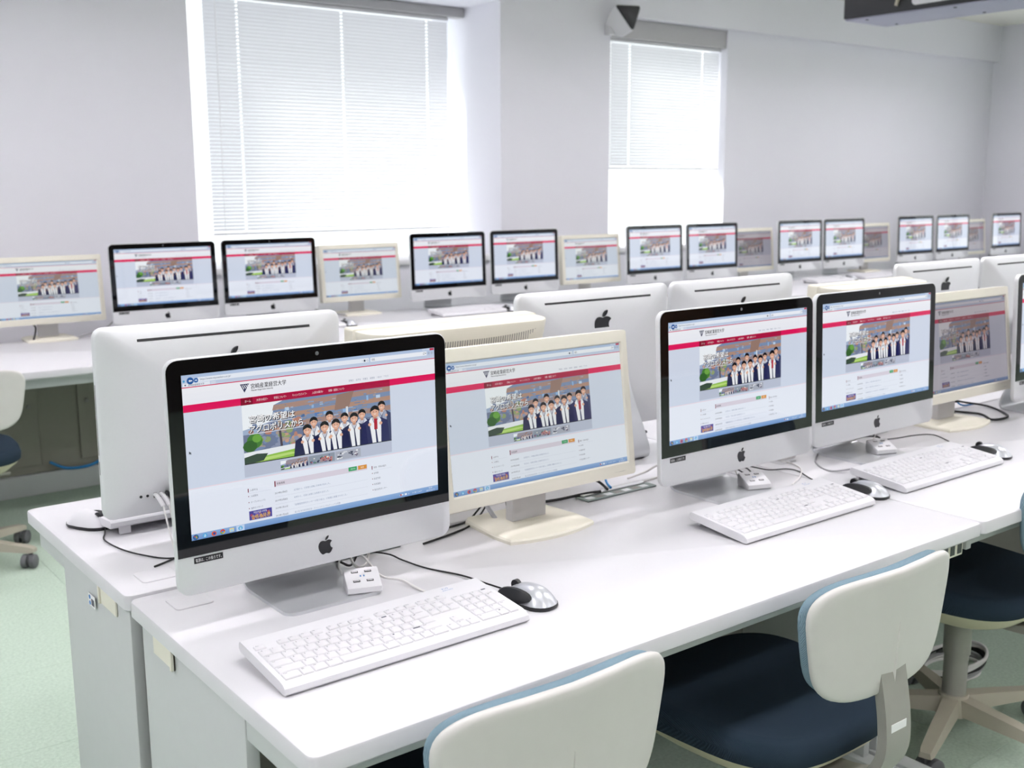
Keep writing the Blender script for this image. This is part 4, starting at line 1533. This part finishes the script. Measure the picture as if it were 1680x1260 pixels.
# ------------------------------------------------------------------ place: front island row
imac('silver all-in-one computer nearest the camera, its whole lit screen in view', 0.850, 1.642, 0.008, 0.020)
cream_monitor('cream flat monitor between the nearest and second silver computers', 1.380, 1.675, 0.0, R(7.2), 0.091, bx=0.01)
imac('second silver all-in-one computer in the front row, right of the cream monitor', 1.916, 1.622, 0.010, 0.045)
imac('third silver all-in-one computer in the front row, beside the dim cream monitor', 2.475, 1.641, 0.005, 0.045)
cream_monitor('cream flat monitor with an angle-dimmed screen at the right of the front row', 3.000, 1.685, 0.0, R(7.2), 0.091, screen='screen_angle_dim', bx=0.01)
imac('silver all-in-one computer cut off by the right edge of the front row', 3.42, 1.63, 0.0, 0.045)

keyboard('white keyboard with visible keys in front of the nearest computer', 0.842, 1.338, 0.004)
keyboard('white keyboard in front of the second front-row computer', 1.872, 1.378, 0.01)
keyboard('white keyboard at the right, in front of the third front-row computer', 2.450, 1.392, 0.01)
keyboard('white keyboard beyond the right edge, in front of the cut-off computer', 3.40, 1.39, 0.0, detail=False)

mouse('silver mouse with black grip beside the nearest keyboard', 1.118, 1.408, 0.20,
      [(1.107, 1.458, 0.710), (1.104, 1.514, 0.706), (1.097, 1.585, 0.703), (1.068, 1.658, 0.7025), (1.054, 1.721, 0.704), (1.042, 1.758, 0.709), (0.995, 1.790, 0.716), (0.960, 1.806, 0.712)])
mouse('silver mouse beside the second keyboard of the front row', 2.150, 1.445, 0.18,
      [(2.14, 1.495, 0.710), (2.149, 1.587, 0.704), (2.192, 1.671, 0.703), (2.187, 1.705, 0.703), (2.141, 1.726, 0.704), (2.123, 1.780, 0.706), (2.10, 1.81, 0.703)])
mouse('silver mouse at the right edge beside the third keyboard', 2.728, 1.462, 0.18,
      [(2.718, 1.513, 0.710), (2.734, 1.547, 0.704), (2.790, 1.622, 0.703), (2.826, 1.691, 0.703), (2.778, 1.719, 0.703), (2.703, 1.730, 0.703), (2.623, 1.755, 0.703)])

hub('white four-port usb hub on the stand of the nearest computer', 0.915, 1.632, -0.35, [(0.897, 1.655, 0.716), (0.905, 1.70, 0.735), (0.95, 1.742, 0.742), (0.985, 1.775, 0.730), (1.01, 1.80, 0.708)])
hub('white four-port usb hub under the second front-row computer', 1.985, 1.640, -0.35, [(1.965, 1.662, 0.716), (1.985, 1.70, 0.735), (2.03, 1.739, 0.735), (2.067, 1.785, 0.706)])
hub('white four-port usb hub under the third front-row computer', 2.520, 1.655, -0.35, [(2.50, 1.68, 0.716), (2.555, 1.70, 0.735), (2.62, 1.74, 0.735), (2.669, 1.800, 0.706)])


def cable(label, pts, m, r=0.002, n=6):
    return tag(obj('cable', MB().tube(spline(pts, 8), r, 6).mesh('cable', 60), m), label, 'cable', 'loose cables')


cable('white keyboard cable leaving the nearest keyboard', [(0.99, 1.497, 0.722), (0.999, 1.552, 0.703), (0.989, 1.618, 0.708), (0.970, 1.661, 0.709), (0.975, 1.73, 0.725), (0.99, 1.80, 0.706)], 'white_cable', 0.0022)
cable('short black cable looped at the outlet behind the nearest computer', [(0.945, 1.802, 0.706), (0.938, 1.757, 0.716), (0.955, 1.745, 0.709), (0.989, 1.772, 0.722), (1.03, 1.79, 0.714), (1.07, 1.81, 0.706)], 'black_rubber', 0.0024)
cable('white cable looped over the outlet behind the nearest computer', [(1.02, 1.815, 0.706), (1.005, 1.77, 0.726), (0.975, 1.755, 0.738), (0.950, 1.735, 0.728), (0.955, 1.72, 0.712), (0.985, 1.74, 0.707), (1.02, 1.79, 0.709)], 'white_cable', 0.0028)
cable('thin black cable at the left of the near cream monitor foot', [(1.18, 1.83, 0.703), (1.246, 1.838, 0.703), (1.299, 1.850, 0.703), (1.336, 1.86, 0.720), (1.36, 1.80, 0.80)], 'black_rubber', 0.0022)
cable('second thin black cable left of the near cream monitor foot', [(1.14, 1.78, 0.703), (1.23, 1.80, 0.703), (1.30, 1.83, 0.703), (1.36, 1.86, 0.73), (1.37, 1.81, 0.82)], 'black_rubber', 0.0022)
cable('thick dark monitor cable running right into the cable outlet', [(1.40, 1.78, 0.80), (1.44, 1.83, 0.725), (1.532, 1.848, 0.706), (1.625, 1.838, 0.708), (1.66, 1.822, 0.711)], 'black_rubber', 0.0036)
cable('black power cable dropping behind the near cream monitor to the outlet', [(1.62, 1.93, 0.86), (1.66, 1.90, 0.75), (1.70, 1.87, 0.715), (1.683, 1.825, 0.711)], 'black_rubber', 0.0032)
cable('bright blue network cable dropping into the outlet behind the cream monitor', [(1.76, 1.96, 0.84), (1.745, 1.915, 0.75), (1.72, 1.87, 0.715), (1.70, 1.832, 0.711)], 'blue_cable', 0.003)
cable('short white cable at the foot of the second front-row computer', [(1.80, 1.825, 0.711), (1.835, 1.80, 0.725), (1.85, 1.82, 0.745), (1.84, 1.86, 0.72), (1.80, 1.88, 0.706)], 'white_cable', 0.003)
cable('black cable curled under the second front-row computer', [(2.10, 1.80, 0.704), (2.099, 1.76, 0.708), (2.062, 1.699, 0.703), (2.04, 1.66, 0.704), (2.03, 1.70, 0.715), (2.045, 1.76, 0.72), (2.07, 1.82, 0.704)], 'black_rubber', 0.002)
cable('pale keyboard cable between the second and third front-row keyboards', [(2.02, 1.54, 0.722), (2.08, 1.60, 0.704), (2.16, 1.64, 0.703), (2.23, 1.70, 0.703), (2.24, 1.78, 0.703), (2.18, 1.84, 0.703)], 'white_cable', 0.0022)
for k in range(1):
    cable('white cable coiled between the second and third front-row computers', [(2.27 + 0.035 * math.cos(a), 1.785 + 0.03 * math.sin(a), 0.704 + 0.0012 * a) for a in [i * 0.55 for i in range(36)]] + [(2.33, 1.84, 0.715)], 'white_cable', 0.0035)
cable('black cable curled at the outlet behind the third front-row computer', [(2.56, 1.81, 0.708), (2.60, 1.75, 0.72), (2.64, 1.74, 0.712), (2.63, 1.78, 0.72), (2.60, 1.815, 0.709)], 'black_rubber', 0.002)
cable('grey keyboard cable leaving the third front-row keyboard', [(2.30, 1.555, 0.722), (2.26, 1.62, 0.703), (2.30, 1.70, 0.703), (2.42, 1.78, 0.703), (2.50, 1.84, 0.703)], 'grey_cable', 0.0022)
cable('black cable loop lying right of the dim cream monitor', [(3.05, 1.85, 0.76), (3.15, 1.85, 0.710), (3.20, 1.76, 0.704), (3.149, 1.690, 0.704), (3.24, 1.690, 0.704), (3.33, 1.80, 0.704), (3.26, 1.85, 0.72), (3.12, 1.84, 0.75)], 'black_rubber', 0.0036)
cable('tangled dark cable behind the dim cream monitor foot', [(3.00, 1.82, 0.79), (3.06, 1.83, 0.735), (3.12, 1.80, 0.715), (3.06, 1.79, 0.71), (3.10, 1.84, 0.75), (3.20, 1.84, 0.73)], 'black_rubber', 0.0032)
cable('blue network cable hanging right of the dim cream monitor', [(3.24, 1.93, 0.90), (3.245, 1.90, 0.78), (3.25, 1.86, 0.715), (3.30, 1.84, 0.71)], 'blue_cable', 0.0028)
jk = thing('audio_jack', 'silver audio plug hanging left of the near cream monitor neck', 'plug', (1.335, 1.796, TT + 0.012))
obj('barrel', MB().tube([(-0.012, 0.03, 0.040), (-0.008, 0.02, 0.026), (0, 0, 0)], 0.0048, 12, radii=[0.0035, 0.005, 0.005]).mesh('barrel', 40), 'silver', jk)
obj('lead', MB().tube(spline([(-0.012, 0.03, 0.040), (-0.016, 0.04, 0.06), (-0.01, 0.04, 0.10)], 5), 0.0016, 6).mesh('lead', 60), 'black_rubber', jk)
vp = thing('video_plug', 'black video plug behind the near cream monitor neck', 'plug', (1.375, 1.79, TT + 0.045))
obj('shell', MB().rbox(-0.012, 0.040, -0.010, 0.012, -0.010, 0.008, 0.004), 'black', vp)

# ------------------------------------------------------------------ rear island row, seen from behind
P = math.pi
RB = 'silver all-in-one computers'
imac('silver all-in-one computer seen from behind at the left end, cables plugged in', 0.884, 2.140, P, 0.03, True)
cream_monitor('cream monitor seen from behind with a curved row of vent slits', 1.392, 2.100, P, R(3), 0.098, vents=True)
imac('silver all-in-one computer seen from behind, black logo above the near cream monitor', 1.908, 2.145, P, 0.03, True)
imac('silver all-in-one computer seen from behind, peeking over the second front computer', 2.450, 2.145, P, 0.03, True)
cream_monitor('cream monitor seen from behind, peeking over the third front computer', 2.985, 2.10, P, R(3), 0.098, vents=True)
imac('silver all-in-one computer seen from behind above the dim cream monitor', 3.520, 2.145, P, 0.03, True)
imac('silver all-in-one computer seen from behind at the right edge of the rear row', 4.066, 2.145, P, 0.03, True)
keyboard('white keyboard glimpsed under the left end computer of the rear row', 0.88, 2.375, P, detail=False)
mouse('white mouse with black rim at the left end of the rear row', 0.648, 2.330, P + 0.45,
      [(0.668, 2.284, 0.708), (0.655, 2.250, 0.703), (0.640, 2.202, 0.703), (0.649, 2.122, 0.703), (0.674, 2.056, 0.703), (0.705, 2.012, 0.703), (0.76, 2.00, 0.703)], m='white')
X = head_xf(0.03, IM_Z0)
for k, (px, mm, nm) in enumerate(((0.168, 'white', 'first white plug from the left'), (0.156, 'white', 'second white plug from the left'), (0.144, 'black', 'first black plug'), (0.132, 'black', 'second black plug'))):
    lx, ly, lz = X(px, back_depth(px, 0.045), 0.045)
    wx, wy, wz = 0.884 - lx, 2.140 - ly, TT + lz
    pl = thing('usb_plug', '%s in the back of the left end rear computer' % nm, 'plug', (wx, wy, wz), 0, 'plugs in the left end rear computer')
    obj('plug_body', MB().tube(spline([(0, 0.001, 0), (0, -0.016, -0.001), (0.001, -0.030, -0.008), (0.003, -0.036, -0.016)], 4), 0.0044, 8), mm, pl)
    e = 0.022 + 0.010 * k
    dx = (0.010, 0.022, 0.03, 0.04)[k]
    obj('lead', MB().tube(spline([(0.003, -0.035, -0.014), (0.006, -0.042, -0.045), (0.008 + dx * 0.3, -0.050, -0.085), (0.004 + dx, -0.060 - 0.01 * k, wz * -1 + TT + 0.004), (0.03 + dx, -0.075, TT - wz + 0.003), (0.10 + dx, -0.09, TT - wz + 0.003)], 6), 0.0019, 6).mesh('lead', 60), 'white_cable' if mm == 'white' else 'black_rubber', pl)
cable('black cable end curled on the rear table beside the nearest computer', [(0.665, 1.985, 0.7025), (0.70, 2.00, 0.703), (0.74, 2.02, 0.704), (0.79, 2.03, 0.704)], 'black_rubber', 0.002)
cable('blue network cable between the rear computers', [(2.12, 2.14, 0.703), (2.10, 2.20, 0.715), (2.14, 2.26, 0.73), (2.25, 2.30, 0.703)], 'blue_cable', 0.003)
cable('dark cable bundle behind the cream monitor on the rear table', [(2.06, 2.20, 0.703), (2.12, 2.16, 0.73), (2.16, 2.19, 0.715), (2.10, 2.24, 0.72), (2.18, 2.26, 0.703)], 'black_rubber', 0.0028)

# ------------------------------------------------------------------ row along the window wall
wall_pcs = [(1.901, 5.236, 'leftmost'), (2.473, 5.268, 'second from the left'), (3.591, 5.265, 'third from the left'), (4.170, 5.283, 'fourth from the left'), (5.285, 5.277, 'fifth from the left'),
            (5.858, 5.282, 'sixth from the left'), (6.846, 5.288, 'seventh from the left'), (7.387, 5.281, 'eighth from the left'), (8.418, 5.307, 'ninth from the left'), (9.003, 5.313, 'tenth from the left'), (9.905, 5.31, 'farthest right')]
for k, (x, y, nm) in enumerate(wall_pcs):
    imac('silver all-in-one computer along the window wall, %s' % nm, x, y, 0.0, 0.04)
    keyboard('white keyboard on the window wall table, %s' % nm, x + (0.03 if k % 2 else -0.03), 4.925 + 0.02 * (k % 3), 0.0, detail=False)
    mouse('silver mouse on the window wall table, %s' % nm, x + 0.258 + (0.03 if k % 2 else -0.03), 4.99, 0.15)
for x, nm, sc in ((1.39, 'at the left edge of the photo', 'screen_matte'), (3.065, 'in front of the wide blind', 'screen_matte'), (4.79, 'in front of the pillar', 'screen_matte'), (6.37, 'right of the narrow window', 'screen_angle_dim'), (7.88, 'second from the right', 'screen_angle_dim'), (9.38, 'in the far right corner', 'screen_angle_dim')):
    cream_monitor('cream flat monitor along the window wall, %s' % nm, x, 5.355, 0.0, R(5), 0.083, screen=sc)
cable('dark cable behind the leftmost cream monitor on the window table', [(1.28, 5.37, 0.80), (1.32, 5.38, 0.77), (1.30, 5.36, 0.705)], 'black_rubber', 0.004)
cable('grey cable between the leftmost cream monitor and the first wall computer', [(1.46, 5.36, 0.706), (1.55, 5.38, 0.715), (1.65, 5.40, 0.74), (1.70, 5.40, 0.78)], 'grey_cable', 0.004)
cable('grey cable right of the cream monitor before the wide blind', [(2.72, 5.40, 0.78), (2.80, 5.38, 0.74), (2.90, 5.37, 0.715), (3.00, 5.38, 0.706)], 'grey_cable', 0.004)
cable('blue cable lying on the low cupboard plinth by the wall', [(1.30, 5.242, 0.150), (1.38, 5.24, 0.109), (1.50, 5.24, 0.112), (1.60, 5.242, 0.17)], 'blue_cable', 0.007)

# ------------------------------------------------------------------ chairs
chair('blue and grey swivel chair nearest the camera, cut off below', 0.872, 1.298, 0.0, 0.5)
chair('blue and grey swivel chair pushed under the nearest table, beige seat pan in view', 1.592, 1.285, 0.0, 0.15)
chair('blue and grey swivel chair at the right edge under the second table', 2.52, 1.40, 0.0, 0.95)
chair('blue and grey swivel chair at the left edge before the window wall table', 0.76, 4.42, 0.05, 0.45)

# bundle of white and dark cables on the floor below the second table
for k, (m_, lab) in enumerate((('white_cable', 'upper white cable coil on the carpet under the second table'), ('grey_cable', 'grey cable coil on the carpet under the second table'), ('black_rubber', 'black cable coil on the carpet under the second table'), ('white_cable', 'lower white cable coil on the carpet under the second table'))):
    cable(lab, [(2.86 + (0.10 + 0.015 * k) * math.cos(a * 0.7 + k), 1.60 + 0.07 * math.sin(a * 0.7 + k), 0.008 + 0.011 * k + 0.006 * math.sin(a)) for a in range(18)], m_, 0.005)
cable('white cable hanging down behind the third swivel chair', [(2.82, 1.70, 0.64), (2.80, 1.66, 0.40), (2.84, 1.62, 0.15), (2.92, 1.60, 0.02)], 'white_cable', 0.004)

# ------------------------------------------------------------------ wall speaker and ceiling projector
sp = thing('wall_speaker', 'small white wedge speaker with black grille high on the pillar', 'speaker', (5.33, 5.77, 2.53))
tri = [(-0.115, 0.075), (0.125, 0.09), (0.055, -0.085)]


def rounded(poly, r, n=5):
    out = []
    m_ = len(poly)
    for i in range(m_):
        a, b, c = Vector(poly[i - 1]), Vector(poly[i]), Vector(poly[(i + 1) % m_])
        u, v = (a - b).normalized(), (c - b).normalized()
        p0, p2 = b + u * r, b + v * r
        for k in range(n + 1):
            t = k / n
            out.append(tuple(p0 * (1 - t) ** 2 + b * 2 * t * (1 - t) + p2 * t * t))
    return out


tr_ = rounded(tri, 0.03)
obj('grille', MB().loops([[(x, -0.125, z) for x, z in tr_], [(x * 0.98, -0.135, z * 0.98) for x, z in tr_], [(x * 0.85, -0.142, z * 0.85) for x, z in tr_]]).mesh('grille', 40), 'black', sp)
obj('body', MB().loops([[(x * 1.03, -0.128, z * 1.03) for x, z in tr_], [(x * 1.05, -0.11, z * 1.05 - 0.008) for x, z in tr_], [(x * 0.85 - 0.015, -0.05, z * 0.9 - 0.05) for x, z in tr_], [(x * 0.4 - 0.03, 0.0, z * 0.5 - 0.06) for x, z in tr_]]).mesh('body', 40), 'white', sp)
obj('bracket', MB().rbox(-0.06, 0.0, -0.02, 0.03, -0.10, -0.02, 0.004), 'white', sp)

pj = thing('ceiling_projector', 'black ceiling projector box with a lilac grey base plate', 'projector', (5.89, 4.27, 2.40))
bx = MB()
bx.rbox(-0.01, 0.42, -1.25, 0.03, 0.009, 0.20, 0.008)
obj('housing', bx.mesh('housing', 40), 'black', pj)
pl = obj('base_plate', MB().rbox(0.0, 0.42, -1.24, 0.02, 0.0, 0.010, 0.003).mesh('base_plate', 40), 'blue_grey_plate', pj)
for x, y in ((0.05, -0.10), (0.36, -0.10), (0.05, -0.68), (0.36, -0.68), (0.05, -1.15), (0.36, -1.15)):
    obj('screw', MB().cyl((x, y, 0.002), (x, y, -0.004), 0.010, 10), 'black', pl)
rim = MB()
obj('lens_window', MB().loops([[(xx, y, z) for y, z in rrect(-0.90, -0.44, 0.035, 0.115, 0.025)] for xx in (-0.013, -0.006)]).mesh('lens_window'), 'white', pj)
obj('side_cable', MB().tube(spline([(-0.016, -0.34, 0.045), (-0.02, -0.36, 0.09), (-0.018, -0.42, 0.15), (-0.016, -0.46, 0.20)], 5), 0.010, 8).mesh('side_cable', 50), 'base', pj)
obj('drop_pole', MB().cyl((0.2, -0.6, 0.20), (0.2, -0.6, ZC - 2.40), 0.03, 16), 'white', pj)
